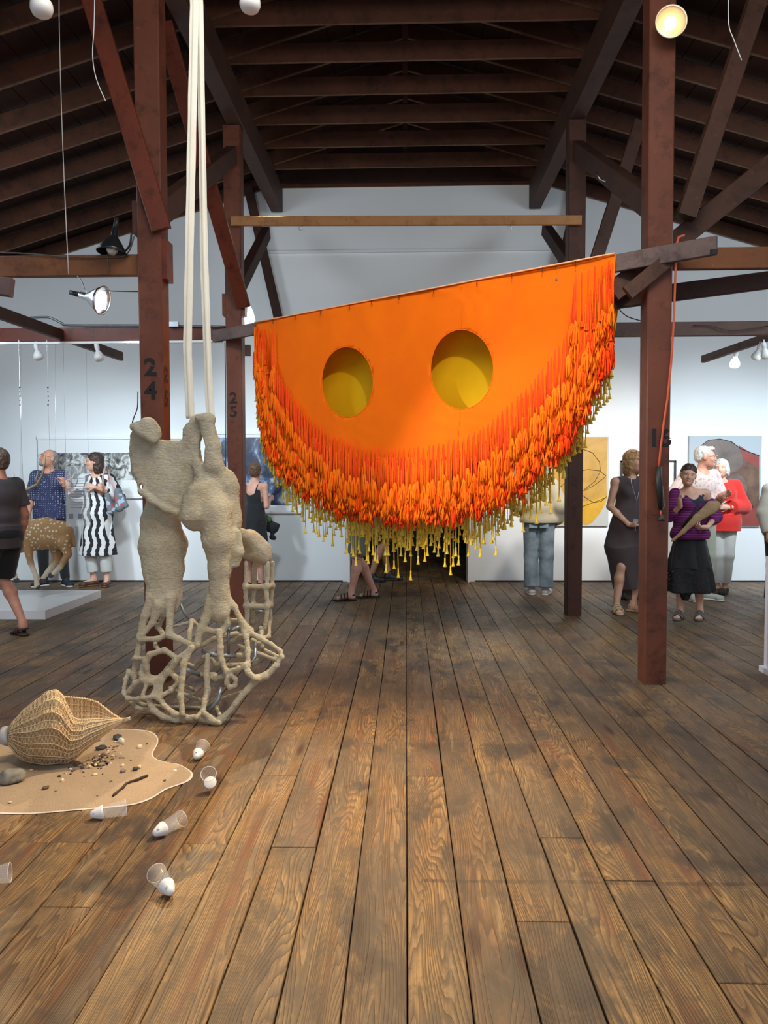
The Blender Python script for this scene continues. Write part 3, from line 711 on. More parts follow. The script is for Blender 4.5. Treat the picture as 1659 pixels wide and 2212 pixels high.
# right bone: hook, hip, thigh
pr += [c7(740, 215, 30, 850, 225, 34, -.04, -.02), c7(815, 240, 62, 862, 480, 78, -.02, sy=.8), c7(862, 480, 78, 870, 640, 92, -.02), c7(745, 640, 70, 800, 740, 110, 0, .0, sy=.8), c7(690, 330, 80, 715, 600, 90, .02, sy=.5), c7(640, 700, 110, 620, 880, 110, .03, sy=.5), c7(880, 660, 80, 940, 800, 130, 0, .04),
       c7(1000, 760, 75, 1050, 830, 60, .05), c7(740, 900, 110, 720, 1060, 150, -.05), c7(700, 1130, 120, 700, 1150, 80, -.06), c7(820, 860, 120, 880, 1050, 150, -.02),
       c7(880, 1050, 150, 920, 1300, 138, -.03), c7(920, 1300, 138, 935, 1560, 105, -.02, 0), c7(935, 1560, 105, 930, 1760, 84, 0), c7(930, 1760, 84, 928, 1960, 88, 0, -.01, sy=.8),
       c7(1010, 900, 90, 1030, 1150, 90, .06), c7(1030, 1150, 90, 1060, 1300, 60, .06), c7(1095, 1250, 34, 1100, 1420, 42, .0, sy=.8), c7(1100, 1420, 42, 1080, 1530, 26, 0)]
# left leg
pr += [c7(390, 950, 120, 400, 1130, 168, .10, .10, sy=.7), c7(400, 1130, 170, 420, 1350, 218, .10, sy=.62), c7(420, 1350, 218, 425, 1560, 190, .10, sy=.62),
       c7(425, 1560, 185, 435, 1800, 150, .09, sy=.65), c7(435, 1800, 150, 432, 1880, 132, .08, .06, sy=.65)]
# back body with ladder legs
pr += [c7(1200, 1290, 80, 1300, 1400, 100, .32), c7(1180, 1420, 75, 1330, 1470, 70, .32), c7(1120, 1260, 60, 1220, 1330, 90, .2, .3)]
for xs, y1, d in (((1165, 1160, 1170, 1175), 2070, .26), ((1245, 1240, 1235, 1230), 2050, .42), ((1360, 1352, 1365, 1330), 2100, .26), ((1405, 1400, 1385, 1370), 2090, .42)):
    ys = [1520, 1730, 1900, y1]; pr += [c7(xs[i], ys[i], 24, xs[i + 1], ys[i + 1], 22, d, k=.012) for i in range(3)]
for (xa, ya, da, xb, yb_, db) in ((1165, 1730, .26, 1360, 1730, .26), (1240, 1740, .42, 1405, 1725, .42), (1165, 1900, .26, 1350, 1910, .26), (1235, 1900, .42, 1385, 1895, .42),
                                  (1165, 1735, .26, 1240, 1735, .42), (1360, 1730, .26, 1405, 1720, .42), (1165, 1905, .26, 1235, 1900, .42), (1355, 1905, .26, 1385, 1895, .42)):
    pr.append(c7(xa, ya, 24, xb, yb_, 24, da, db, k=.015))
# openings
sub = [ell(P7(783, 505, .0), (.021, .5, .082), sub=True, k=.01), ell(P7(235, 835, -.02), (.010, .5, .018), sub=True, k=.006), ell(P7(372, 372, -.12), (.009, .045, .026), sub=True, k=.006),
       ell(P7(300, 330, -.20), (.05, .06, .03), sub=True, k=.01), ell(P7(660, 1250, -.25), (.02, .05, .08), sub=True, k=.02)]
pr += sub
nt = [([(330, 180), (270, 330), (215, 520), (190, 700), (165, 850), (175, 920)], (60, 42, 32, 28, 26, 22), .05, -.02), ([(380, 240), (330, 400), (240, 510)], (60, 26, 24), .02, 0),
      ([(490, 180), (487, 330), (480, 500), (560, 540), (680, 595)], (60, 34, 34, 28, 24), .03, -.06), ([(215, 545), (380, 540), (470, 500)], 24, .0, .03),
      ([(270, 800), (262, 740), (300, 680), (430, 638), (540, 705)], 24, -.08, -.08), ([(265, 780), (290, 880), (380, 895), (460, 815), (520, 730)], 22, -.08, -.03), ([(160, 715), (260, 715)], 20, -.02, -.08),
      ([(110, 825), (85, 900), (75, 1020), (110, 1075), (200, 1080), (320, 1060)], 20, .05, -.14), ([(120, 1010), (170, 940), (240, 900), (330, 930), (420, 900), (480, 830), (550, 740), (680, 615)], 24, -.06, -.12),
      ([(150, 880), (110, 830)], 20, 0, .05), ([(240, 770), (228, 850), (245, 910)], 22, -.07, -.08), ([(285, 930), (235, 1060)], 19, -.08, -.12), ([(380, 920), (340, 1040), (380, 1075)], 22, -.1, -.14),
      ([(120, 1090), (180, 1160), (300, 1185), (400, 1200)], 19, .02, .0), ([(300, 1090), (340, 1180), (430, 1240), (540, 1265), (700, 1245), (860, 1275), (920, 1290)], 27, -.12, -.2),
      ([(410, 920), (398, 1050), (430, 1140), (520, 1210), (620, 1235)], 24, -.1, -.18), ([(430, 1040), (500, 1000), (560, 930), (535, 880), (480, 830)], 21, -.13, -.1),
      ([(675, 620), (610, 760), (590, 900), (582, 1050), (592, 1210)], 25, -.12, -.2), ([(820, 690), (820, 880), (830, 1000), (800, 1100), (770, 1200), (720, 1245)], 25, -.02, -.2),
      ([(790, 1205), (850, 1255), (910, 1290), (960, 1250), (1080, 1120), (1180, 1000), (1255, 900), (1340, 870), (1440, 780), (1490, 705), (1478, 650), (1400, 590), (1290, 530), (1200, 480), (1130, 380), (1060, 250), (1000, 150)],
       (26, 28, 32, 28, 27, 27, 38, 34, 26, 22, 19, 19, 24, 24, 26, 26, 24), -.2, .02),
      ([(870, 180), (800, 370), (760, 470), (730, 590), (610, 690), (530, 770)], (60, 44, 38, 34, 30, 24), 0, -.1), ([(990, 150), (1000, 400), (950, 475), (840, 465), (780, 450)], (34, 26, 24, 24, 24), 0, -.04),
      ([(915, 470), (940, 620), (950, 740), (985, 830), (1000, 880)], 27, -.04, -.1), ([(1000, 835), (1100, 812), (1165, 775), (1190, 840), (1250, 895)], 25, -.1, -.15), ([(1130, 400), (1170, 520), (1185, 650), (1185, 780)], 25, 0, -.12),
      ([(1180, 520), (1212, 460), (1150, 395)], 20, -.02, 0), ([(1000, 880), (985, 930), (1020, 975), (1070, 960), (1075, 900), (1040, 870)], 19, -.12, -.12),
      ([(510, 430), (640, 400), (690, 375), (750, 430)], 15, .15, .1), ([(675, 380), (658, 560)], 22, .1, 0), ([(770, 600), (880, 540), (1000, 500), (1090, 490)], 22, .1, .2), ([(1000, 370), (1100, 378)], 21, .05, .05),
      ([(1010, 580), (1120, 520), (1200, 500)], 21, .15, .05), ([(1100, 600), (1200, 640), (1300, 680), (1430, 730)], 19, .12, 0), ([(1220, 550), (1310, 610), (1330, 690)], 21, .05, .2), ([(1340, 640), (1465, 705)], 17, .1, 0),
      ([(1300, 440), (1310, 530), (1290, 620)], 21, .28, .12), ([(1370, 400), (1370, 520), (1300, 540)], 19, .4, .05), ([(480, 980), (650, 1050), (790, 1100)], 18, .1, .1), ([(640, 760), (720, 800), (790, 700)], 20, .08, 0),
      ([(860, 720), (900, 770), (1050, 775), (1150, 770)], 20, .1, .0), ([(905, 1150), (935, 1240)], 20, .0, -.15), ([(750, 860), (900, 862)], 22, .02, 0), ([(1100, 690), (1240, 690)], 27, .08, .1), ([(990, 860), (900, 900), (830, 900)], 24, -.05, .0),
      ([(350, 560), (380, 640)], 22, .12, 0), ([(420, 360), (380, 430), (440, 520)], 22, .1, .04), ([(700, 1000), (560, 930)], 18, .1, -.1), ([(130, 1080), (250, 1130), (480, 1150), (800, 1160)], 17, .12, .12), ([(800, 1160), (900, 1090), (1180, 1000)], 17, .12, -.1),
      ([(1050, 770), (1240, 760), (1310, 700)], 20, .12, .2), ([(880, 330), (960, 430)], 28, .05, 0)]
for pts, r, d0, d1 in nt:
    n = len(pts); rs = r if hasattr(r, '__len__') else [r] * n
    ps = [P8(p[0], p[1], lerp(d0, d1, i / (n - 1))) for i, p in enumerate(pts)]
    pr += [cap(ps[i], ps[i + 1], rs[i] * R_, rs[i + 1] * R_, k=.014) for i in range(n - 1)]
def rough(V):
    a = np.array([noise.fractal(Vector(v) * 9, 1.0, 2.0, 3) for v in V]); b = np.array([noise.noise(Vector((v[0] * 60, v[1] * 60, v[2] * 90))) for v in V])
    d = a * .007 + b * .003
    return V + np.stack([d, d * .6, -d * .4], 1)
scu = empty('bone_sculpture', SO, 'tall beige plaster bone-like sculpture with a branching open net base hanging from cloth straps', 'sculpture')
obj('plaster_body', sdf_mesh(pr, .0068, 'plaster_body', disp=rough), M['plaster'], scu)
for pts, r, d0, d1 in (([(770, 640), (900, 690), (1000, 690), (1110, 690)], 20, .02, .08), ([(1010, 440), (1010, 680)], 14, .02, .06), ([(1010, 470), (1110, 430)], 17, .02, .04), ([(620, 815), (760, 862)], 20, -.08, .02),
                       ([(945, 970), (920, 1080), (830, 1190)], 18, -.1, -.14), ([(1250, 560), (1250, 700), (1215, 750)], 14, .06, -.02), ([(580, 225), (610, 300), (675, 375)], 11, .1, .12), ([(1250, 290), (1335, 292)], 16, .26, .26)):
    n = len(pts); MB().tube([P8(p[0], p[1], lerp(d0, d1, i / (n - 1))) for i, p in enumerate(pts)], r * R_, 10).build('metal_rod', M['rod'], scu)
# cloth straps up to the roof
strapm = cloth('cream_strap_cloth', (.88, .84, .73, 1), (.76, .71, .58, 1), 180)
st = empty('hanging_straps', atY(425, 0, SY), 'two long cream cloth straps holding up the bone sculpture', 'strap')
SO2 = Vector(st.location)
def strap(pts, wd, tw):
    n = 60; P = []; mb = MB()
    for i in range(n):
        t = i / (n - 1); q = t * (len(pts) - 1); j = min(int(q), len(pts) - 2); P.append(Vector(pts[j]).lerp(Vector(pts[j + 1]), q - j) - SO2)
    vs = []
    for i, p in enumerate(P):
        a = tw * i / n + .15 * math.sin(i * .3)
        for k in range(7):
            u = (k / 6 - .5) * wd * (1 + .04 * math.sin(i * 1.7)); vs.append(p + Vector((u * math.cos(a), u * math.sin(a) - .007 * math.cos(u / wd * 9), random.uniform(-.002, .002) if k in (0, 6) else 0)))
    fs = [(i * 7 + k, i * 7 + k + 1, i * 7 + k + 8, i * 7 + k + 7) for i in range(n - 1) for k in range(6)]
    o = mb.add(vs, fs, True).build('strap', strapm, st); s_ = o.modifiers.new('th', 'SOLIDIFY'); s_.thickness = .004
TOP = Vector((-1.27, 4.34, ZT - .02))
strap([P7(668, 225, .0) + SO, P7(640, -400, .0) + SO, atY(420, 0, SY), TOP + Vector((-.01, 0, 0))], .047, .5)
strap([P7(850, 240, .0) + SO, P7(825, -200, .02) + SO, P7(790, -1200, .02) + SO, atY(430, 0, SY + .03), TOP + Vector((.02, .02, 0))], .046, -.4)
# ---------------------------------------------------------------- woven shell
def wick(name, a, b):
    m = N(name); o = m.oc(); n1 = m.noise(o, 9, 3, .6); n2 = m.noise(m.mapv(o, (1, 1, 1)), 120, 2)
    c = m.mix(m.ramp(n1, [(.35, 0), (.65, 1)]), a, b); c = m.mix(m.ramp(n2, [(.6, 0), (.75, .4)]), c, (.28, .14, .05, 1))
    m.set(col=c, rough=.45)
    m.b.inputs['Coat Weight'].default_value = .0
    m.t.links.new(m.ramp(m.noise(o, 4, 2, .5), [(.45, 0), (.55, .9)]), m.b.inputs['Coat Weight']); m.b.inputs['Coat Roughness'].default_value = .08
    return m.m
M['wicker'] = wick('pale_wicker', (.74, .52, .28, 1), (.80, .62, .38, 1))
BY = 3.74; BOr = G(120, 1650); shell = empty('woven_shell', BOr, 'large conch-shaped shell woven from pale wicker lying on the sand', 'sculpture')
stn = [(16, 1588, 17), (28, 1584, 30), (45, 1583, 50), (68, 1580, 66), (90, 1573, 77), (108, 1572, 80), (122, 1576, 75), (136, 1588, 61), (150, 1600, 49), (170, 1597, 41), (192, 1585, 32), (212, 1577, 24), (232, 1568, 16), (250, 1561, 9), (262, 1556, 4)]
def prof(x):
    for i in range(len(stn) - 1):
        if x <= stn[i + 1][0]:
            t = max(0, (x - stn[i][0]) / (stn[i + 1][0] - stn[i][0])); t = t * t * (3 - 2 * t) * .4 + t * .6; return [lerp(stn[i][j], stn[i + 1][j], t) for j in range(3)]
    return list(stn[-1])
def shp(x, th, extra=0.0):
    _, cy, r = prof(x); r = r * (1 + .035 * math.cos(15 * th)) + extra
    tilt = 6 * math.sin(th + .6)
    return atY(x + tilt * (r / 80) + r * .10 * math.sin(th), cy - r * math.sin(th), BY + .155 * (r / 80) * -math.cos(th)) - BOr
nr, nt_ = 92, 90
mb = MB(); vs = []
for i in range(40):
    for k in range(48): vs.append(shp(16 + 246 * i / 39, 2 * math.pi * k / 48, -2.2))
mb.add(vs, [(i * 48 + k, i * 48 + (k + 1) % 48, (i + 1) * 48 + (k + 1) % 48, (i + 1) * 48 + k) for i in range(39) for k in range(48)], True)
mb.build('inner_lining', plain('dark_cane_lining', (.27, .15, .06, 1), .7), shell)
mb = MB()
for i in range(nr):
    x = 18 + 242 * (i + .5) / nr; pts = []
    for k in range(nt_):
        th = 2 * math.pi * k / nt_; ph = math.cos(15 * th + math.pi * (i % 2)) * .7
        pts.append(shp(x + .5 * math.sin(15 * th), th, ph))
    mb.tube(pts, .0019, 4, closed=True)
tag(mb.build('woven_strand', M['wicker'], shell), kind='stuff')
for j in range(30):
    th = 2 * math.pi * j / 30
    MB().tube([shp(16 + 248 * t, th, .4) for t in np.linspace(0, 1, 40)], .0026, 4).build('rib', M['wicker'], shell)
# flared lip behind the opening
lt = [(122, 1506, 1575), (145, 1506, 1580), (165, 1508, 1580), (190, 1511, 1575), (210, 1517, 1568), (226, 1529, 1563), (242, 1542, 1559), (262, 1554, 1557)]
def lp(x, s):
    for i in range(len(lt) - 1):
        if x <= lt[i + 1][0]:
            t = (x - lt[i][0]) / (lt[i + 1][0] - lt[i][0]); yt, yb_ = lerp(lt[i][1], lt[i + 1][1], t), lerp(lt[i][2], lt[i + 1][2], t); break
    dep = .02 + .19 * math.sin(s * math.pi * .5) * min(1, (262 - x) / 90 + .1)
    return atY(x, lerp(yb_, yt, s ** 1.7), BY + dep) - BOr
mb = MB(); nx, ns = 46, 16
for i in range(nx):
    x = 124 + 137 * i / (nx - 1); mb.tube([lp(x, k / ns) + Vector((0, (.002 if (i + k) % 2 else -.002), 0)) for k in range(ns + 1)], .0026, 4)
tag(mb.build('lip_strand', M['wicker'], shell), kind='stuff')
mb = MB(); vs = [lp(124 + 137 * i / 30, k / 10) + Vector((0, .004, -.002)) for i in range(31) for k in range(11)]
mb.add(vs, [(i * 11 + k, i * 11 + k + 1, (i + 1) * 11 + k + 1, (i + 1) * 11 + k) for i in range(30) for k in range(10)], True); mb.build('lip_lining', M['wicker'], shell)
for k in range(0, 17, 2): MB().tube([lp(124 + 137 * t, k / 16) for t in np.linspace(0, 1, 24)], .0028, 4).build('lip_rib', M['wicker'], shell)
MB().tube([lp(124 + 137 * t, 1) + Vector((0, 0, .003 * math.sin(t * 150))) for t in np.linspace(0, 1, 120)], .005, 5).build('braided_rim', M['wicker'], shell)
mb = MB()
for j in range(14):
    a = 2 * math.pi * j / 14; p = shp(258, a) ; mb.tube([p, p + (shp(262, a) - shp(250, a)) * 1.2 + Vector((.02, 0, .006 * math.sin(j)))], .002, 4)
tag(mb.build('frayed_end', M['wicker'], shell), kind='stuff')
pc = atY(14, 1590, BY) - BOr
MB().lathe([(.0, -.018), (.046, -.018), (.050, -.012), (.050, .012), (.044, .018), (0, .018)], 6, Matrix.Translation(pc) @ Matrix.Rotation(math.radians(78), 4, 'Y')).build('end_collar', plain('pale_grey_collar', (.42, .42, .42, 1), .5), shell)
# ---------------------------------------------------------------- sand on a gauze sheet
sp = [(-90, 1592), (-30, 1600), (30, 1585), (100, 1580), (195, 1577), (230, 1575), (270, 1575), (300, 1576), (328, 1580), (342, 1592), (342, 1606), (334, 1619), (328, 1630), (336, 1640), (360, 1647), (385, 1650), (405, 1660), (420, 1672),
      (410, 1688), (384, 1697), (357, 1706), (332, 1724), (300, 1737), (260, 1743), (200, 1748), (150, 1752), (100, 1757), (40, 1760), (-30, 1757), (-120, 1740), (-150, 1670)]
def sm(pts, n=3):
    for _ in range(n):
        q = []
        for i in range(len(pts)): a, b = pts[i], pts[(i + 1) % len(pts)]; q += [a.lerp(b, .25), a.lerp(b, .75)]
        pts = q
    return pts
SP = sm([G(*p) for p in sp], 2); cen = sum(SP, Vector()) / len(SP)
sandm = N('fine_beige_sand'); o_ = sandm.oc(); s1 = sandm.noise(o_, 5, 4, .6); s2 = sandm.noise(o_, 260, 2)
sandm.set(col=sandm.mix(sandm.ramp(s2, [(.35, .0), (.75, .6)]), sandm.mix(s1, (.38, .28, .19, 1), (.50, .38, .26, 1)), (.16, .11, .08, 1)), rough=.95, nrm=sandm.bump(sandm.math('ADD', s1, sandm.math('MULTIPLY', s2, .15)), .6, .012), spec=.1)
sand = empty('sand_patch', (cen.x, cen.y, 0), 'puddle-shaped layer of beige sand on white gauze under the woven shell', 'sand')
def flat_shape(pts, scale, z0, z1, name, mat, bumpy):
    mb = MB(); rings = 14; n = len(pts); vs = []
    for r in range(rings + 1):
        f = r / rings
        for p in pts:
            q = (p - cen) * (f * scale); h = z0 + (z1 - z0) * min(1, (1 - f) * 9)
            h += bumpy * noise.noise(Vector((q.x * 7, q.y * 7, 0))) * min(1, (1 - f) * 6); vs.append((q.x, q.y, max(h, .0006)))
    vs.append((0, 0, z1)); c_ = len(vs) - 1
    fs = [(r * n + i, r * n + (i + 1) % n, (r + 1) * n + (i + 1) % n, (r + 1) * n + i) for r in range(1, rings) for i in range(n)] + [(c_, n + i, n + (i + 1) % n) for i in range(n)]
    return mb.add(vs, fs, True).build(name, mat, sand)
flat_shape(SP, 1.0, .001, .0028, 'gauze_sheet', plain('white_gauze', (.62, .56, .52, 1), .7), 0)
tag(flat_shape(SP, .975, .002, .007, 'sand_layer', sandm.m, .006), kind='stuff')
# stones, shells and the stick
def stone(x, y, wpx, hpx, mat, name, label, cat, group=None, seed=0, z=.006, flat=.6):
    p = G(x, y, z); s = F / p.y; a, b = wpx / s / 2, hpx / s / 2; rg = random.Random(seed)
    bm = bmesh.new(); bmesh.ops.create_icosphere(bm, subdivisions=2 if wpx < 20 else 3, radius=1)
    for v in bm.verts:
        d = 1 + .28 * noise.noise(v.co * 1.3 + Vector((seed * 3.1, 0, 0))) + .12 * noise.noise(v.co * 4 + Vector((0, seed, 0)))
        v.co = Vector((v.co.x * a * d, v.co.y * a * .8 * d, v.co.z * b * d))
    for f in bm.faces: f.smooth = wpx >= 20
    me = bpy.data.meshes.new(name); bm.to_mesh(me); bm.free(); o = obj(name, me, mat, None, (p.x, p.y, z + b * .75), rg.uniform(0, 3)); return tag(o, label, cat, group)
stm = [timber('grey_stone', (.30, .27, .22, 1), (.18, .17, .15, 1), (.08, .08, .07, 1), .8, 6), plain('dark_slate_stone', (.045, .045, .05, 1), .6), plain('white_quartz', (.72, .70, .66, 1), .5),
       plain('tan_pebble', (.42, .28, .16, 1), .7), plain('brown_pebble', (.12, .07, .045, 1), .7), plain('cream_shell', (.70, .55, .36, 1), .5), plain('mauve_pebble', (.22, .16, .18, 1), .6)]
stone(27, 1688, 58, 34, stm[0], 'rock', 'flat greenish-grey rock at the left side of the sand', 'stone', seed=3)
stone(254, 1596, 24, 11, stm[1], 'stone', 'dark flat stone on the far side of the sand, behind the white one', 'stone', seed=5)
stone(262, 1604, 17, 12, stm[2], 'stone', 'white quartz stone on the far side of the sand', 'stone', seed=6)
stone(218, 1619, 24, 10, stm[1], 'stone', 'black stone half under the shell rim on the sand', 'stone', seed=8)
stone(99, 1704, 17, 8, stm[4], 'stone', 'small dark brown stone near the front left of the sand', 'stone', seed=9)
stone(266, 1668, 14, 9, stm[6], 'stone', 'mauve grey stone in front of the pebble cluster', 'stone', seed=12)
stone(292, 1664, 13, 9, stm[1], 'stone', 'slate blue stone just above the dark stick', 'stone', seed=14)
stone(301, 1659, 11, 8, stm[5], 'shell_fragment', 'cream shell fragment right of the slate blue stone', 'shell', seed=15)
stone(265, 1656, 9, 8, stm[5], 'shell_fragment', 'pale orange shell fragment near the pebble cluster', 'shell', seed=16)
stone(378, 1666, 11, 5, stm[2], 'shell_fragment', 'white shell sliver near the pointed right tip of the sand', 'shell', seed=17)
stone(301, 1616, 14, 9, stm[5], 'shell_fragment', 'cream shell fragment at the upper right of the sand', 'shell', seed=18)
stone(135, 1690, 10, 11, stm[5], 'shell_fragment', 'small cream shell on the front left of the sand', 'shell', seed=19)
rg = random.Random(5); PLB = {1: 'small dark slate pebble', 2: 'small white pebble', 3: 'small tan pebble', 4: 'small brown pebble', 5: 'small cream shell bit', 6: 'small mauve pebble'}
for i in range(95):
    t = rg.gauss(0, 1); x, y = 225 + 34 * t + rg.gauss(0, 8), 1640 - 14 * t + rg.gauss(0, 13)
    if i > 60: t2 = rg.random(); x, y = 150 + 95 * t2 + rg.gauss(0, 6), 1662 - 42 * t2 + rg.gauss(0, 5)
    if y < 1595 or x > 320: continue
    k = rg.choice([1, 4, 3, 4, 5, 3, 2, 6, 4, 5]); w_ = rg.uniform(3, 9)
    stone(x, y, w_, w_ * .6, stm[k], 'pebble', PLB[k] + ' in the pebble scatter beside the woven shell', 'pebble', 'pebbles scattered on the sand', seed=30 + i)
for i, (x, y, w_) in enumerate(((143, 1672, 5), (120, 1711, 8), (22, 1734, 8), (180, 1669, 6), (205, 1675, 12), (356, 1687, 8), (68, 1740, 3), (210, 1755 - 35, 5), (95, 1640, 6), (80, 1650, 9), (68, 1665, 8), (240, 1690, 9))):
    stone(x, y, w_, w_ * .5, stm[4 if i % 2 else 5], 'pebble', ('small brown' if i % 2 else 'small cream') + ' fragment lying apart on the open sand', 'pebble', 'loose fragments on the open sand', seed=150 + i)
pts = [G(x, y, .012) for x, y in ((244, 1719), (250, 1714), (258, 1707), (265, 1702), (272, 1693), (283, 1688), (297, 1684), (308, 1679), (319, 1675))]
o = MB().tube([p - pts[0] for p in pts], [.005, .007, .0055, .007, .0055, .006, .0065, .007, .006], 8).build('stick', timber('charred_bark', (.035, .018, .014, 1), (.07, .035, .025, 1), sc=8), None, pts[0]); tag(o, 'dark crooked stick lying on the sand', 'stick')
# ---------------------------------------------------------------- cups with white conical feet
clear = N('clear_plastic'); clear.set(col=(1, 1, 1, 1), rough=.04, alpha=.09, spec=1.0)
rimm = N('plastic_rim'); rimm.set(col=(1, 1, 1, 1), rough=.1, alpha=.6); rimm = rimm.m
foot = plain('white_porcelain_foot', (.82, .82, .83, 1), .4); dent = plain('grey_dimple', (.45, .45, .46, 1), .5)
cups = [((425, 1632), (447, 1602), .031, 'clear cup with white conical foot lying nearest the hanging sculpture'), ((455, 1697), (460, 1688), .03, 'clear cup with white foot facing the viewer, right of the sand tip'),
        ((205, 1757), (240, 1752), .032, 'clear cup with white conical foot lying over the front edge of the sand'), ((340, 1796), (382, 1776), .032, 'clear cup with white conical foot lying in front of the sand'),
        ((366, 1922), (334, 1885), .03, 'nearest clear cup with white conical foot, foot pointing right'), ((-62, 1899), (-30, 1895), .03, 'clear cup cut off by the left edge of the picture')]
for i, (a, b, z, lab) in enumerate(cups):
    pa, pb = G(*a, z=.028), G(*b, z=.028); d = (pb - pa).normalized()
    if i == 1: d = Vector((.1, -.62, .62)).normalized()
    else: d = (d + Vector((0, 0, .06))).normalized()
    r = empty('footed_cup', (pa.x, pa.y, 0), lab, 'cup', 'clear cups with white feet lying on the floor')
    q = d.to_track_quat('Z', 'Y').to_matrix().to_4x4(); sc_ = 1.0
    Mx = Matrix.Translation((0, 0, .027 if i != 1 else .03)) @ q @ Matrix.Translation((0, 0, -.02))
    MB().lathe([(0, 0), (.008, .001), (.013, .006), (.020, .022), (.0275, .044), (.0285, .05), (.027, .053), (.0, .050)], 28, Mx).build('foot', foot, r)
    MB().lathe([(.0, .0515), (.0255, .0535), (.0265, .06), (.034, .138), (.0345, .145), (.0335, .145), (.0328, .138), (.0252, .062), (0, .0545)], 32, Mx).build('cup_body', clear.m, r)
    MB().tube([Mx @ Vector((.034 * math.cos(t), .034 * math.sin(t), .144)) for t in np.linspace(0, 6.283, 33)[:-1]], .0012, 5, closed=True).build('rim', rimm, r)
    # oval dimple pressed in the side of the foot, on the side facing the viewer
    sd = Vector((0, -1, .8)); lo = (q.to_3x3().inverted() @ sd); ang = math.atan2(lo.y, lo.x)
    Md = Mx @ Matrix.Rotation(ang, 4, 'Z') @ Matrix.Translation((.0185, 0, .021)) @ Matrix.Rotation(math.radians(66), 4, 'Y') @ Matrix.Diagonal((1.5, .8, .25, 1))
    MB().lathe([(0, .003), (.0045, .0025), (.0065, .001), (.007, 0)], 16, Md).build('dimple', dent, r)
# ---------------------------------------------------------------- pictures on the end wall
def wx(px, py, y=YB): return atY(px, py, y)
def quad_box(x0, y0, x1, y1, yw, th, mat, name, parent, org, inset=0):
    a, b = wx(x0, y0, yw), wx(x1, y1, yw)
    return MB().box(((a.x + b.x) / 2 - org.x, yw - org.y, (a.z + b.z) / 2 - org.z), (b.x - a.x - inset, th, a.z - b.z - inset)).build(name, mat, parent)
def painted(name, polys, parent, org, yw, mat):
    mb = MB()
    for pl in polys:
        vs = [wx(x, y, yw) - org for x, y in pl]; mb.add(vs, [tuple(range(len(vs)))])
    return mb.build(name, mat, parent)
def marble(name, stops, sc, dist, s2=(1, 1, 1)):
    m = N(name); o = m.mapv(m.oc(), s2); n1 = m.noise(o, sc, 7, .68, dist); return m.set(col=m.ramp(n1, stops), rough=.35)
def frame4(x0, y0, x1, y1, wpx, yw, mat, parent, org):
    for (a, b, c, d) in ((x0, y0, x1, y0 + wpx), (x0, y1 - wpx, x1, y1), (x0, y0, x0 + wpx, y1), (x1 - wpx, y0, x1, y1)): quad_box(a, b, c, d, yw, .04, mat, 'frame_side', parent, org)
matt = plain('white_picture_mat', (.78, .79, .79, 1), .7)
def picture(name, label, x0, y0, x1, y1, cat='picture', th=.03):
    p = wx((x0 + x1) / 2, (y0 + y1) / 2, YB - th / 2); return empty(name, p, label, cat), p
r, o_ = picture('framed_print', 'long white-framed black and white panoramic print on the left of the end wall', 79, 944, 405, 1076)
quad_box(82, 947, 402, 1073, YB - .015, .02, matt, 'mat_board', r, o_); frame4(79, 944, 405, 1076, 4, YB - .025, M['white'], r, o_)
quad_box(97, 979, 392, 1036, YB - .0265, .002, marble('grey_marbled_print', [(.36, (.03, .03, .03, 1)), (.47, (.18, .18, .17, 1)), (.55, (.62, .63, .60, 1)), (.7, (.8, .8, .78, 1))], 5.5, 1.8), 'print', r, o_)
r, o_ = picture('framed_painting', 'white-framed dark blue and white stormy painting behind the bun-haired woman', 446, 932, 654, 1109)
quad_box(449, 935, 651, 1106, YB - .015, .02, matt, 'mat_board', r, o_); frame4(446, 932, 654, 1109, 5, YB - .025, M['white'], r, o_)
quad_box(462, 945, 634, 1091, YB - .0265, .002, marble('stormy_blue_paint', [(.36, (.006, .010, .028, 1)), (.47, (.02, .03, .07, 1)), (.54, (.10, .14, .24, 1)), (.62, (.55, .62, .70, 1)), (.75, (.8, .84, .86, 1))], 2.6, 1.1), 'canvas', r, o_)
r, o_ = picture('canvas_painting', 'ochre canvas painting with dark looping lines, behind the far right post', 1196, 944, 1313, 1136)
quad_box(1196, 944, 1313, 1136, YB - .0225, .04, plain('pale_grey_canvas', (.48, .48, .46, 1), .8), 'canvas', r, o_)
och = marble('ochre_paint', [(.3, (.36, .19, .035, 1)), (.5, (.50, .28, .05, 1)), (.7, (.58, .34, .07, 1))], 3, .6); och2 = marble('golden_ochre_paint', [(.3, (.55, .29, .02, 1)), (.7, (.70, .40, .04, 1))], 3, .6)
painted('painted_shape', [[(1196, 944), (1313, 944), (1310, 1040), (1311, 1078), (1196, 1105)]], r, o_, YB - 0.0445, och)
painted('painted_shape', [[(1196, 1095), (1240, 1088), (1290, 1078), (1311, 1070), (1309, 1085), (1296, 1108), (1280, 1128), (1268, 1134), (1240, 1130), (1196, 1134)]], r, o_, YB - 0.0455, och2)
for ln in ([(1258, 970), (1280, 978), (1295, 998), (1297, 1018), (1285, 1040), (1262, 1058)], [(1252, 1018), (1270, 1014), (1295, 1017), (1309, 1028)], [(1256, 1068), (1272, 1080), (1285, 1086), (1300, 1082), (1311, 1072)],
           [(1200, 1060), (1225, 1040), (1262, 1060), (1284, 1048), (1308, 1030)], [(1256, 1095), (1275, 1088), (1309, 1075)], [(1200, 1000), (1220, 985), (1240, 1010), (1230, 1050)]):
    P = [wx(x, y, YB - 0.0470) - o_ for x, y in ln]; MB().tube([a.lerp(b, t) for a, b in zip(P[:-1], P[1:]) for t in (0, .5)] + [P[-1]], .0035, 5).build('painted_line', M['ink'], r)
r, o_ = picture('framed_drawing', 'small black-framed white drawing partly hidden by the near right post', 1341, 995, 1459, 1085)
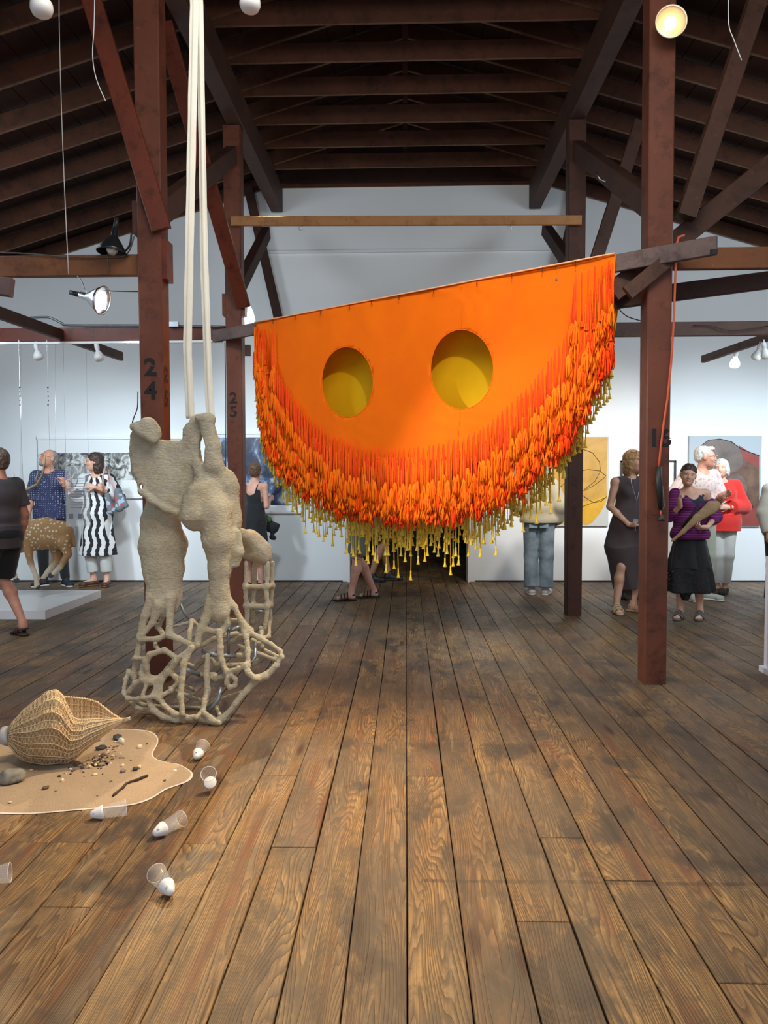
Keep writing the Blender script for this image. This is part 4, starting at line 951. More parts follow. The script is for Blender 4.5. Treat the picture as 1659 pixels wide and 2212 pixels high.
quad_box(1343, 997, 1457, 1083, YB - .015, .02, matt, 'sheet', r, o_); frame4(1341, 995, 1459, 1085, 3, YB - .025, M['black'], r, o_)
r, o_ = picture('canvas_painting', 'large red and brown painting of rounded forms on the right of the end wall', 1488, 942, 1641, 1137)
quad_box(1488, 942, 1641, 1137, YB - .0225, .04, plain('blue_grey_ground', (.42, .47, .50, 1), .7), 'canvas', r, o_)
red = marble('brick_red_paint', [(.3, (.24, .045, .035, 1)), (.7, (.33, .07, .055, 1))], 4, .4); bro = marble('umber_paint', [(.3, (.07, .038, .028, 1)), (.5, (.15, .08, .055, 1)), (.75, (.24, .14, .09, 1))], 4.5, .3); bro2 = marble('grey_brown_paint', [(.3, (.10, .075, .065, 1)), (.7, (.22, .17, .145, 1))], 4, .3)
painted('painted_shape', [[(1489, 1100), (1500, 1092), (1560, 1085), (1590, 1080), (1640, 1097), (1640, 1136), (1489, 1136)], [(1596, 962), (1612, 972), (1626, 980), (1640, 984), (1640, 1100), (1590, 1100)]], r, o_, YB - 0.0445, red)
painted('painted_shape', [[(1640, 1010), (1600, 990), (1580, 1010), (1575, 1060), (1590, 1092), (1612, 1088), (1640, 1098)]], r, o_, YB - 0.0450, bro)
def ov(cx, cy, rx, ry, a=0, n=26): return [(cx + rx * math.cos(t) * math.cos(a) - ry * math.sin(t) * math.sin(a), cy + rx * math.cos(t) * math.sin(a) + ry * math.sin(t) * math.cos(a)) for t in np.linspace(0, 2 * math.pi, n + 1)[:-1]]
painted('painted_shape', [[(1500, 985), (1514, 964), (1530, 951), (1555, 948), (1580, 954), (1598, 968), (1606, 990), (1602, 1008), (1588, 1020), (1560, 1026), (1530, 1020), (1510, 1004)]], r, o_, YB - 0.0455, bro2)
painted('painted_shape', [ov(1592, 1058, 33, 40)], r, o_, YB - 0.0460, bro)
painted('painted_shape', [ov(1590, 1054, 24, 30)], r, o_, YB - 0.0465, bro2)
P = [wx(x, y, YB - 0.0480) - o_ for x, y in ((1502, 982), (1514, 963), (1530, 951), (1555, 948), (1580, 954), (1600, 969), (1620, 977), (1640, 984))]
MB().tube(P, .004, 5).build('painted_line', M['ink'], r)
# ---------------------------------------------------------------- platform, plinth, text pane
a, b = G(90, 1338), G(225, 1291)
pl = MB().box((0, 0, .045), (2.3, b.y - a.y, .09)).build('platform', plain('white_platform_paint', (.82, .82, .82, 1), .35), None, ((a.x + b.x) / 2 - 1.15, (a.y + b.y) / 2, 0)); tag(pl, 'low white platform on the floor below the spotted deer', 'platform')
pt = empty('plinth', (2.86, 5.38, 0), 'white plinth with a flared base at the right edge', 'plinth')
pm = plain('lilac_white_plinth_paint', (.72, .70, .80, 1), .4)
MB().box((0, 0, .44), (.49, .54, .81)).build('box', pm, pt); MB().box((0, 0, .02), (.54, .59, .04)).build('base_board', pm, pt)
tp = empty('text_pane', atY(168, 1072, 8.0), 'clear hanging text panel between the couple by the wall', 'sign'); tpl = Vector(tp.location)
pane = N('clear_acrylic'); pane.set(col=(.8, .83, .85, 1), rough=.05, alpha=.22)
MB().box((0, 0, 0), (.26, .006, .64)).build('pane', pane.m, tp)
tx = plain('grey_print', (.16, .17, .2, 1), .8); mb = MB()
for i in range(12): mb.box((-.01 + .01 * (i % 3), -.004, (.19) - .028 * i), (.19 - .05 * ((i * 7) % 4) / 3, .0008, .004))
tag(mb.build('text_line', tx, tp), kind='stuff')
for dx in (-.075, .02): MB().box((dx, -.004, -.21), (.045, .001, .05)).build('printed_square', tx, tp)
for dx in (-.12, .12): MB().tube([(dx, 0, .32), (dx, 0, 1.64)], .0012, 4).build('wire', M['steel'], tp)
# ---------------------------------------------------------------- conduits, rail, ropes, cords
def run(name, pts, rr, mat, label, cat, n=8, smooth=True):
    P = [Vector(p) for p in pts]; o0 = P[0].copy()
    if smooth and len(P) > 2:
        Q = []
        for i in range(len(P) - 1):
            p0, p1, p2, p3 = P[max(i - 1, 0)], P[i], P[i + 1], P[min(i + 2, len(P) - 1)]
            for t in (0, .25, .5, .75): Q.append(.5 * ((2 * p1) + (p2 - p0) * t + (2 * p0 - 5 * p1 + 4 * p2 - p3) * t * t + (3 * p1 - p0 - 3 * p2 + p3) * t ** 3))
        P = Q + [P[-1]]
    return tag(MB().tube([p - o0 for p in P], rr, n).build(name, mat, None, o0), label, cat)
YC = 7.975
cond = plain('grey_conduit', (.16, .17, .18, 1), .4, metal=.5)
run('conduit', [atY(66, 686, YC), atY(95, 685, YC), atY(110, 687, YC), atY(135, 699, YC), atY(150, 702.5, YC), atY(300, 703, YC), atY(486, 706, YC)], .012, cond, 'grey conduit pipe bending along the top of the reddish aisle beam', 'pipe')
tag(MB().box((0, 0, 0), (.11, .05, .05)).build('junction_box', M['steel'], None, atY(375, 701, YC - .02)), 'small metal junction box on the conduit between the left posts', 'box')
tag(MB().box((0, 0, 0), (2.9, .035, .022)).build('lamp_rail', M['white'], None, (-3.35, 8.0, 2.849)), 'white lamp track under the reddish aisle beam', 'rail')
run('rope', [atY(128, -40, 5.30), atY(128, 60, 5.3), atY(135, 300, 5.3), atY(148, 592, 5.3)], .0032, plain('white_nylon', (.62, .58, .52, 1), .6), 'thin pale rope hanging down to the left aisle beam', 'rope', 5)
run('wire', [atY(205, -30, 4.8), atY(203, 60, 4.8), atY(200, 120, 4.8), atY(208, 170, 4.8), atY(228, 218, 4.8)], .003, M['white'], 'loose white wire end dangling beside the red brace', 'wire', 5)
run('wire', [atY(1574, -30, 5.0), atY(1574, 50, 5.0), atY(1585, 85, 5.0), atY(1602, 130, 5.0)], .003, M['white'], 'loose white wire end dangling at the upper right', 'wire', 5)
run('wire', [atY(298, 846, 5.27), atY(297, 880, 5.27), atY(290, 900, 5.2), atY(286, 912, 4.9)], .004, M['black'], 'black cable beside near left post running to the sculpture', 'cable', 5)
run('wire', [atY(486, 740, 7.96), atY(488, 900, 7.96), atY(486, 1150, 7.96), atY(488, 1328, 7.96)], .005, plain('dark_green_cable', (.03, .05, .045, 1), .5), 'thin dark cable down the left side of far left post', 'cable', 5)
run('wire', [atY(1332, 662, 5.9), atY(1352, 682, 5.9), atY(1380, 692, 5.8), atY(1404, 697, 5.45)], .004, M['black'], 'black cable sagging between banner and near right post', 'cable', 5)
run('wire', [atY(1498, 703, 7.97), atY(1530, 703, 7.97), atY(1560, 711, 7.96), atY(1590, 714, 7.96), atY(1660, 704, 7.96)], .005, M['black'], 'black cable drooping over the right aisle beam', 'cable', 5)
run('wire', [atY(-20, 545, 5.32), atY(60, 548, 5.32), atY(150, 555, 5.32), atY(240, 556, 5.32), atY(275, 548, 5.3), atY(290, 510, 5.28)], .005, plain('grey_cable', (.10, .09, .08, 1), .6), 'grey cable lying along the front of the left aisle beam', 'cable', 5)
run('wire', [atY(284, 500, 5.25), atY(280, 530, 5.25), atY(262, 548, 5.3), atY(240, 545, 5.32)], .007, M['black'], 'black flex looping from near left post to the black dome lamp', 'cable', 6)
run('wire', [atY(222, 628, 5.2), atY(250, 629, 5.2), atY(298, 630, 5.27)], .0035, M['black'], 'black cord from the shining clamp lamp to near left post', 'cable', 5)
run('wire', [atY(232, 545, 5.30), atY(234, 570, 5.3), atY(238, 588, 5.3)], .004, M['black'], 'short black flex across the left aisle beam', 'cable', 5)
cordm = plain('orange_flex', (.62, .10, .035, 1), .5)
ec = empty('extension_cord', atY(1424, 1060, 5.25), 'orange extension cord with black fitting and frayed plug on near right post', 'cord'); E0 = Vector(ec.location)
cp = [(1478, 508, 5.27), (1466, 512, 5.24), (1461, 530, 5.19), (1460, 560, 5.2), (1458, 620, 5.24), (1455, 700, 5.25), (1450, 780, 5.25), (1442, 860, 5.25), (1433, 920, 5.25), (1427, 970, 5.25), (1423, 1012, 5.25)]
P = [atY(*p) - E0 for p in cp]; MB().tube([a.lerp(b, t) for a, b in zip(P[:-1], P[1:]) for t in (0, .5)] + [P[-1]], .0075, 8).build('orange_cord', cordm, ec)
q0, q1, q2 = atY(1423, 1008, 5.22) - E0, atY(1424, 1050, 5.22) - E0, atY(1427, 1101, 5.22) - E0
MB().tube([q0, q1, q2], [.023, .023, .015], 12).build('black_sleeve', M['black'], ec)
MB().tube([q1 + Vector((.02, -.012, .0)), q2 + Vector((.02, -.012, .02)), q2 + Vector((.008, -.01, -.0))], .003, 5).build('clear_strip', clear.m, ec)
q3 = atY(1428, 1117, 5.22) - E0; MB().tube([q2, q3], .006, 8).build('orange_stub', cordm, ec)
MB().lathe([(.004, .02), (.012, .01), (.020, -.008), (.028, -.026), (0, -.022)], 10, Matrix.Translation(q3)).build('frayed_plug', M['black'], ec)
MB().box(tuple(q3 + Vector((-.03, 0, .012))), (.05, .01, .007)).build('plug_tag', M['black'], ec)
tag(MB().box((0, 0, 0), (.04, .04, .03)).build('ballast_box', M['black'], None, atY(1541, 545, 5.03)), 'small black box hung beneath the right end of the slanting board', 'box')
tag(MB().tube([(0, 0, 0), (.03, 0, -.06), (.1, 0, -.09), (.17, 0, -.07)], .006, 5).build('wire_end', M['steel'], None, atY(1288, 372, 6.6)), 'twisted wire wrapped on the broad dark brace at the right', 'wire')
for k, (px, py) in enumerate(((40, 733), (101, 733))):
    r = empty('beaded_string', atY(px, py, 7.99), 'thin hanging string with beads by the left aisle beam, ' + ('left one' if k == 0 else 'right one'), 'string')
    MB().tube([(0, 0, 0), (.002, 0, -.25), (-.002, 0, -.6), (.012, 0, -1.55)], .0022, 4).build('string', M['white'], r)
    rg = random.Random(k)
    for j in range(9):
        z = -.02 - j * .028 if j < 4 else -.5 - (j - 4) * .045
        MB().lathe([(0, .010), (.007 if j % 2 else .010, 0), (0, -.012)], 6, Matrix.Translation((rg.uniform(-.003, .003), 0, z))).build('bead', M['white'] if j < 4 else M['black'], r)
# ---------------------------------------------------------------- lamps
def glow(name, col, s): m = N(name); m.set(col=(1, 1, 1, 1), em=col, ems=s); return m.m
G_W, G_C = glow('lit_warm_bulb', (1, .80, .52, 1), 6), glow('lit_cool_bulb', (.9, .97, 1, 1), 9)
def orient(p, d): return Matrix.Translation(p) @ Vector(d).to_track_quat('Z', 'Y').to_matrix().to_4x4()
def rlamp(px, py, Y, ln, label, d, stem=.05, mat=None, group=None):
    """reflector bulb hanging from a short stem; d = aiming direction"""
    p = atY(px, py, Y); r = empty('reflector_bulb', p, label, 'lamp', group); d = Vector(d).normalized(); s = ln / .14
    MB().lathe([(.015, 0), (.017, .01), (.017, .045), (.03, .062), (.046, .095), (.047, .115), (.040, .133), (.02, .142), (0, .144)], 20, orient((0, 0, 0), d) @ Matrix.Scale(s, 4)).build('bulb', mat or M['bulb'], r)
    MB().lathe([(.02, -.02), (.022, 0), (.022, .02), (.017, .035)], 14, orient((0, 0, 0), d) @ Matrix.Scale(s, 4)).build('socket', M['white'], r)
    MB().tube([Vector((0, 0, 0)), Vector((0, 0, stem))], .006, 6).build('stem', M['white'], r); return r
rlamp(78, 748, 8.0, .15, 'left off-white reflector bulb under the white lamp track', (.25, -.1, -1))
rlamp(209, 748, 8.0, .16, 'right off-white reflector bulb under the white lamp track', (.25, -.1, -1))
rlamp(1590, 762, 9.0, .17, 'lit white reflector bulb nearest the end of the right lamp board', (0, .25, -1), .05, glow('bright_white_bulb', (.85, .97, 1, 1), 1.6))
rlamp(1641, 748, 8.4, .15, 'off-white reflector bulb second along the right lamp board', (-.25, .2, -1))
rlamp(1650, 744, 8.0, .15, 'off-white reflector bulb at the right picture edge on the lamp board', (.3, .2, -1))
rlamp(86, -34, 3.8, .16, 'white reflector bulb cut by the top edge at upper left', (.12, -.15, -1), .3)
rlamp(541, -40, 3.8, .15, 'white reflector bulb cut by the top edge near the straps', (.0, -.15, -1), .3)
def clamp(px, py, Y, d, rad, label, bulb, outm, inm, rim=None):
    p = atY(px, py, Y); r = empty('clamp_lamp', p, label, 'lamp'); Mx = orient((0, 0, 0), d)
    MB().lathe([(.018, -.075), (.022, -.07), (.024, -.02), (.03, -.01), (rad * .6, .03), (rad * .9, .075), (rad, .10), (rad * .985, .10), (rad * .88, .073), (rad * .58, .028), (.02, -.006)], 32, Mx).build('reflector', outm, r); refl = [c for c in r.children if c.name.startswith('reflector')][0]
    MB().tube([Mx @ Vector((rad * math.cos(t), rad * math.sin(t), .10)) for t in np.linspace(0, 6.283, 41)[:-1]], .004, 6, closed=True).build('rim', rim or outm, refl)
    MB().lathe([(0, .115 if bulb is not M['bulb'] else .09), (.02, .11), (.036, .09), (.040, .07), (.030, .04), (.016, .01), (.015, -.01)], 20, Mx).build('bulb', bulb, r)
    MB().lathe([(0, -.15), (.015, -.148), (.018, -.075), (0, -.07)], 12, Mx).build('socket', M['black'], r); return r
r = clamp(193, 642, 5.2, (1, -.15, -.28), .095, 'shining aluminium clamp lamp hung on a chain by near left post', G_C, M['alu'], M['alu'])
mb_p = [atY(167, 596, 5.25) - Vector(r.location), atY(176, 606, 5.25) - Vector(r.location), atY(182, 622, 5.22) - Vector(r.location), atY(188, 634, 5.2) - Vector(r.location)]
MB().tube(mb_p, .004, 5).build('chain', M['steel'], r)
r = clamp(246, 516, 5.30, (-.12, -.1, -1), .10, 'black dome lamp standing on the left aisle beam', M['bulb'], plain('black_enamel', (.012, .014, .016, 1), .25), M['alu'])
r = clamp(1441, 62, 5.24, (-.06, -1, -.10), .098, 'lit warm round lamp at the top of near right post', G_W, plain('warm_gold_reflector', (.34, .22, .12, 1), .5), None, plain('glass_rim', (.8, .72, .6, 1), .2))
MB().tube([(-.01, .05, .09), (-.02, .06, .16), (-.015, .06, .24)], .004, 5).build('hanger_wire', M['white'], r)
r = clamp(524, 690, 8.12, (.9, .35, .25), .12, 'glowing white dome lamp behind far left post', G_C, glow('glowing_white_shade', (.9, .96, 1, 1), 1.4), None)
l = bpy.data.lights.new('lamp_left', 'SPOT'); l.energy = 150; l.color = NEU; l.spot_size = 0.95; l.spot_blend = .6; l.shadow_soft_size = .04
lo = bpy.data.objects.new('lamp_left_light', l); C.objects.link(lo); lo.location = atY(222, 650, 4.85); aim(lo, (.9, 5.7, 1.1))
l = bpy.data.lights.new('lamp_back', 'SPOT'); l.energy = 16; l.color = COOL; l.spot_size = 1.9; l.spot_blend = .6; l.shadow_soft_size = .03
lo = bpy.data.objects.new('lamp_back_light', l); C.objects.link(lo); lo.location = atY(556, 684, 8.35); aim(lo, (-.9, 10.58, 3.9))
# ---------------------------------------------------------------- people
def skin(name, c):
    m = N(name); n1 = m.noise(m.oc(), 7, 3, .6); d = (c[0] * .80, c[1] * .70, c[2] * .64, 1)
    return m.set(col=m.mix(m.ramp(n1, [(.35, 0), (.65, 1)]), d, c), rough=.5, sss=.0, spec=.35)
SK_F, SK_M, SK_R, SK_T = skin('fair_skin', (.74, .44, .32, 1)), skin('ruddy_skin', (.66, .33, .23, 1)), skin('rosy_skin', (.72, .40, .31, 1)), skin('tanned_skin', (.46, .24, .15, 1))
EYE_W, EYE_D = plain('eye_white', (.45, .40, .37, 1), .5), plain('dark_iris', (.03, .02, .015, 1), .2)
LIP = plain('lip_colour', (.42, .12, .10, 1), .5)
V3 = lambda *a: np.array(a, float)
def rotm(yaw=0, pitch=0, roll=0):
    """yaw>0 turns the face to the picture right when rz=0; pitch>0 looks up"""
    return np.array((Matrix.Rotation(math.radians(yaw), 3, 'Z') @ Matrix.Rotation(math.radians(roll), 3, 'Y') @ Matrix.Rotation(math.radians(-pitch), 3, 'X')))
def base_pose(**o):
    J = dict(pel=V3(0, 0, .93), wst=V3(0, .005, 1.08), ch=V3(0, .0, 1.26), nk=V3(0, .015, 1.42), hd=V3(0, -.015, 1.585), yaw=0, pitch=0, roll=0)
    for s, n in ((-1, 'a'), (1, 'b')):
        J['sh' + n] = V3(s * .165, .005, 1.375); J['el' + n] = V3(s * .225, .03, 1.10); J['wr' + n] = V3(s * .235, -.05, .865); J['hd_' + n] = V3(0, -.1, -1)
        J['hp' + n] = V3(s * .085, 0, .89); J['kn' + n] = V3(s * .095, -.02, .49); J['an' + n] = V3(s * .10, .02, .085); J['toe' + n] = V3(s * .125, -.13, .03)
        J['pn' + n] = V3(-s, 0, 0); J['curl' + n] = .5
    J.update({k: (V3(*v) if hasattr(v, '__len__') else v) for k, v in o.items()}); return J
def unit(v): return v / max(np.linalg.norm(v), 1e-9)
def hand(w, d, pn, curl, s, thin=1.0):
    """palm, four unequal bent fingers and a thumb leaving the side of the palm; pn = palm normal"""
    d = unit(d); pn = unit(pn - d * np.dot(pn, d)); sd = np.cross(d, pn); out = []
    out += [cap(w, w + d * .045, .024 * thin, .030 * thin, k=.02), cap(w + d * .03 + sd * .014, w + d * .085 + sd * .022, .019, .016, k=.012), cap(w + d * .03 - sd * .014, w + d * .08 - sd * .022, .019, .016, k=.012), cap(w + d * .04, w + d * .085, .018, .016, k=.012)]
    for i, (o, ln) in enumerate(((.030, .068), (.011, .078), (-.009, .073), (-.028, .058))):
        b = w + d * .082 + sd * o; a1 = curl * .9 + .1 * i * curl; d1 = d * math.cos(a1) + pn * math.sin(a1) + sd * o * 1.5; d2 = d * math.cos(a1 * 2.1) + pn * math.sin(a1 * 2.1)
        m = b + unit(d1) * ln * .55; e = m + unit(d2) * ln * .5
        out += [cap(b, m, .0092, .0082, k=.004), cap(m, e, .0082, .0066, k=.004)]
    t0 = w + d * .025 + sd * .026 * 1; t1 = t0 + unit(d * .6 + sd * .7 + pn * .35) * .04; t2 = t1 + unit(d * .9 + sd * .15 + pn * .4) * .032
    out += [cap(t0, t1, .013, .0105, k=.01), cap(t1, t2, .0105, .008, k=.005)]; return out
class P_:
    def __init__(s, label, foot, H, rz, J, mat, sex='f', h=.0085, z=0.0, hw=1.0, group=None, face=True, w=1.0, barefoot=True):
        s.S = H / 1.70; s.J = J; s.w = w; s.sex = sex; s.h = h
        s.root = empty('person', (foot.x, foot.y, z), label, 'person', group, math.radians(rz))
        s.R = rotm(J['yaw'], J['pitch'], J['roll']); s.hc = J['hd']; m = sex == 'm'; j = J; w_ = w
        pr = [ell(j['ch'], ((.158 if m else .138) * w_, .108 * w_, .165), k=.05), ell(j['wst'], ((.135 if m else .118) * w_, .098 * w_, .13), k=.05), ell(j['pel'], ((.150 if m else .155) * w_, .112 * w_, .12), k=.05)]
        if not m: pr += [ell(j['ch'] + V3(d * .065, -.085, .01), (.05, .045, .05), k=.04) for d in (-1, 1)]
        pr += [cap(j['nk'] + V3(0, .005, -.03), s.hc + s.R @ V3(0, .02, -.055), .058 if m else .048, .050 if m else .043, k=.025)]
        for n in 'ab':
            ra = .050 if m else .042
            pr += [cap(j['nk'] + V3(0, 0, -.035), j['sh' + n], .052, ra + .004, k=.05), cap(j['sh' + n], j['el' + n], ra, ra - .008, k=.03), cap(j['el' + n], lerp(j['el' + n], j['wr' + n], .35), ra - .008, ra - .007, k=.02),
                   cap(lerp(j['el' + n], j['wr' + n], .35), j['wr' + n], ra - .008, .025 if m else .022, k=.02)]
            pr += [cap(j['hp' + n], j['kn' + n], .084 * (1 + (w_ - 1) * .6), .054, k=.04), cap(j['kn' + n], lerp(j['kn' + n], j['an' + n], .32) + V3(0, .018, 0), .052, .055, k=.03), cap(lerp(j['kn' + n], j['an' + n], .32) + V3(0, .018, 0), j['an' + n], .053, .033, k=.03)]
            a, t = j['an' + n], j['toe' + n]
            pr += [cap(a, a + V3(0, 0, -.045) - unit(t - a) * .02 * V3(1, 1, 0), .033, .032, k=.02), cap(a + V3(0, 0, -.035), t, .034, .020, k=.025), cap(t + V3(-.025, 0, -.004), t + V3(.025, 0, -.004), .017, .015, k=.015)]
            pr += hand(j['wr' + n], j['hd_' + n], j['pn' + n], j['curl' + n], 1, 1.0 if m else .88)
        s.headp = s.hl([((0, .014, .032), (.076, .093, .088)), ((0, -.026, -.012), (.062, .068, .082)), ((0, -.048, -.070), (.040, .040, .036)), ((0, -.03, -.055), (.052, .055, .045))], .03)
        pr += s.headp
        f = lambda *v: s.hc + s.R @ V3(*v)
        pr += [cap(f(0, -.088, .022), f(0, -.108, -.018), .008, .0125, k=.012), cap(f(-.012, -.096, -.022), f(.012, -.096, -.022), .0085, k=.008), cap(f(-.045, -.080, .036), f(.045, -.080, .036), .011, k=.02)]
        pr += [ell(f(d * .031, -.098, .016), (.017, .013, .012), k=.012, sub=True) for d in (-1, 1)]
        pr += [ell(f(d * .04, -.068, -.02), (.022, .02, .02), k=.025) for d in (-1, 1)]
        pr += [ell(f(0, -.094, -.048), (.022, .010, .010), k=.008), ell(f(0, -.088, -.078), (.02, .016, .014), k=.012)]
        pr += [ell(f(d * .077, .012, -.002), (.010, .021, .031), k=.006, rot=s.R) for d in (-1, 1)]
        s.body = s.mk('body', pr, mat, h)
        if face:
            for d in (-1, 1):
                MB().lathe([(0, -.006), (.006, -.004), (.0085, 0), (.006, .004), (0, .006)], 12, Matrix.Translation(Vector(f(d * .031, -.0815, .014) * s.S)) @ Matrix.Scale(s.S, 4)).build('eye', EYE_W, s.root)
                e = f(d * .031, -.0905, .014) * s.S; MB().lathe([(0, -.006), (.0062, 0), (0, .006)], 10, Matrix.Translation(Vector(e))).build('iris', EYE_D, [c for c in s.root.children if c.name.startswith('eye')][-1])
            ml = [Vector(f(x, -.1035 + abs(x) * .35, -.048 + .10 * abs(x)) * s.S) for x in (-.024, -.012, 0, .012, .024)]; MB().tube(ml, [.001, .0038, .0045, .0038, .001], 6).build('lips', LIP, s.root)
    def hl(s, L, k=.02):
        return [ell(s.hc + s.R @ V3(*c), r, k=k, rot=s.R) for c, r in L]
    def f(s, *v): return s.hc + s.R @ V3(*v)
    def mk(s, name, pr, mat, h=None, lab=None):
        for q in pr:
            pass
        me = sdf_mesh([s.scale(q) for q in pr], h or s.h, name); o = obj(name, me, mat, s.root)
        if lab: o['label'] = lab
        return o
    def scale(s, q):
        q = dict(q); S = s.S
        for k in ('a', 'b', 'c', 'p', 'r'):
            if k in q and isinstance(q[k], np.ndarray): q[k] = q[k] * S
        for k in ('ra', 'rb', 'k'):
            if k in q: q[k] = q[k] * S
        if q.get('fold'): q['fold'] = (q['fold'][0], q['fold'][1] * S, q['fold'][2])
        return q
    # --- clothes
    def torso(s, e=.014, hem=None, low=.0, loose=0.0, k=.045):
        j = s.J; m = s.sex == 'm'; w_ = s.w
        pr = [ell(j['ch'], ((.158 if m else .138) * w_ + e, .108 * w_ + e, .165 + e), k=k), ell(j['wst'], ((.135 if m else .118) * w_ + e + loose, .098 * w_ + e + loose * .8, .13 + e), k=k), ell(j['pel'], ((.150 if m else .155) * w_ + e + loose, .112 * w_ + e + loose * .7, .12 + e), k=k)]
        if not m: pr += [ell(j['ch'] + V3(d * .065, -.085, .01), (.05 + e * .7, .045 + e * .7, .05 + e * .7), k=.04) for d in (-1, 1)]
        for n in 'ab': pr += [cap(j['nk'] + V3(0, 0, -.045), j['sh' + n], .052 + e * .8, (.050 if m else .042) + .004 + e * .8, k=k)]
        return pr
    def sleeves(s, frac=.5, e=.013, loose=.0, which='ab'):
        """frac 0..1 = upper arm, 1..2 = forearm"""
        j = s.J; ra = .050 if s.sex == 'm' else .042; pr = []
        for n in which:
            if frac <= 1: pr += [cap(j['sh' + n], lerp(j['sh' + n], j['el' + n], frac), ra + e, ra - .008 * frac + e + loose, k=.03, flat=False)]; pr += []
            else:
                pr += [cap(j['sh' + n], j['el' + n], ra + e, ra - .008 + e + loose, k=.03), cap(j['el' + n], lerp(j['el' + n], j['wr' + n], frac - 1), ra - .006 + e + loose, .028 + e + loose, k=.03)]
        return pr
    def cuts(s, frac, which='ab'):
        j = s.J; out = []
        return out
    def top(s, name, mat, frac=.5, hem=.90, e=.014, loose=.0, neck=.0, extra=(), h=None, which='ab', lab=None):
        j = s.J; pr = s.torso(e, loose=loose) + list(extra)
        if hem < .88: pr += [cap((0, 0, 1.0), (0, 0, hem - .02), (.150 if s.sex == 'm' else .155) * s.w + e + loose - .005, (.150 if s.sex == 'm' else .158) * s.w + e + loose, sy=.74, k=.04, flat=True)]
        pr += [slab((0, 0, hem), (0, 0, -1))]                       # straight hem
        pr += [ell(j['nk'] + V3(0, -.045 - neck * .3, .045 - neck * .4), (.062 + neck * .3, .075, .055 + neck), k=.008, sub=True)]   # neckline
        pr += s.sleeves(frac, e, loose, which)
        # open the cuffs cleanly
        for n in which:
            a, b = ((j['sh' + n], j['el' + n]) if frac <= 1 else (j['el' + n], j['wr' + n])); t = frac if frac <= 1 else frac - 1; c = lerp(a, b, t); d = unit(b - a)
            pr += [cap(c + d * .002, c + d * .07, .085, .085, k=.003, sub=True, flat=True)] if True else []
        return s.mk(name, pr, mat, h, lab)
    def legs(s, name, mat, frac=2.0, e=.014, e2=None, waist=.99, h=None, fold=None, lab=None):
        """frac 1 = to the knee, 2 = to the ankle"""
        j = s.J; e2 = e if e2 is None else e2; pr = [ell(j['pel'], (.153 * s.w + e, .113 * s.w + e, .12 + e), k=.04)]
        for n in 'ab':
            hp, kn, an = j['hp' + n], j['kn' + n], j['an' + n]
            if frac <= 1: c = lerp(hp, kn, frac); pr += [cap(hp, c, .086 + e, .086 - .03 * frac + e2, k=.03)]; d = unit(kn - hp)
            else:
                c = lerp(kn, an, frac - 1); pr += [cap(hp, kn, .086 + e, .058 + e, k=.03), cap(kn, c, .058 + e, .040 + e2, k=.03)]; d = unit(an - kn)
            pr += [cap(c + d * .001, c + d * .09, .10, .10, k=.003, sub=True, flat=True)]
        pr += [slab((0, 0, waist), (0, 0, 1))]
        return s.mk(name, pr, mat, h, lab)
    def skirt(s, name, mat, top, bot, r0, r1, sy=.75, fold=(7, .02, 0), extra=(), cx=0, shift=(0, 0), h=None, lab=None):
        pr = [cap((cx, 0, top), (cx + shift[0], shift[1], bot), r0, r1, sy=sy, fold=fold, flat=True, k=.03)] + list(extra)
        return s.mk(name, pr, mat, h, lab)
    def shoes(s, name, mat, kind='shoe', sole=None):
        j = s.J
        for n in 'ab':
            a, t = j['an' + n], j['toe' + n]; d = unit((t - a) * V3(1, 1, 0)); gr = V3(1, 1, 0); b = a * gr; tt = t * gr
            if kind in ('shoe', 'clog', 'flat'):
                e = .008; pr = [cap(b - d * .02 + V3(0, 0, .045), tt + d * .01 + V3(0, 0, .028), .043, .028 + e, k=.02), cap(b - d * .02 + V3(0, 0, .04), b + d * .015 + V3(0, 0, .085 if kind == 'shoe' else .05), .042, .044, k=.02), cap(tt + V3(-.022, 0, .03), tt + V3(.022, 0, .03), .026, k=.015), slab((0, 0, .004), (0, 0, -1))]
                if kind != 'shoe': pr += [cap(b + V3(0, 0, .075), b + d * .055 + V3(0, 0, .085), .036, .03, sub=True, k=.01)]
                s.mk(name, pr, mat, .007)
                if sole is not None: s.mk('sole', [cap(b - d * .025 + V3(0, 0, .014), tt + d * .012 + V3(0, 0, .014), .043, .038, k=.01), slab((0, 0, .022), (0, 0, 1)), slab((0, 0, .001), (0, 0, -1))], sole, .006)
            else:
                s.mk('sole', [cap(b - d * .03 + V3(0, 0, .012), tt + d * .022 + V3(0, 0, .012), .042, .040, k=.01), slab((0, 0, .022), (0, 0, 1)), slab((0, 0, .0), (0, 0, -1))], mat, .006)
                c1 = lerp(b, tt, .75); c2 = lerp(b, tt, .28); sd = V3(-d[1], d[0], 0)
                for c, hh, r in ((c1, .052, .050), (c2 - d * .0, .082, .046), (lerp(b, tt, .5), .068, .047)):
                    pts = [(c + sd * r * math.cos(t_) + V3(0, 0, .012 + (hh) * math.sin(t_))) * s.S for t_ in np.linspace(0, math.pi, 11)]
                    MB().tube([Vector(p) for p in pts], .008, 6).build('strap', mat, s.root)
                pts = [(b - d * (.030 * math.cos(t_) + .012) + sd * .040 * math.sin(t_) + V3(0, 0, .065)) * s.S for t_ in np.linspace(-1.5, 1.5, 9)]
                MB().tube([Vector(p) for p in pts], .008, 6).build('strap', mat, s.root)
    def hair(s, mat, L, cut=None, name='hair', k=.02, extra=()):
        pr = s.hl(L, k) + list(extra)
        # keep the face free
        pr += [ell(s.f(0, -.108, -.022), (.060, .075, .090), k=.012, rot=s.R, sub=True)] if cut is None else cut
        def shag(V):
            return V + np.array([noise.noise_vector(Vector(v) * 46) for v in V]) * .008
        me = sdf_mesh([s.scale(q) for q in pr], .0065, name, disp=shag); return obj(name, me, mat, s.root)
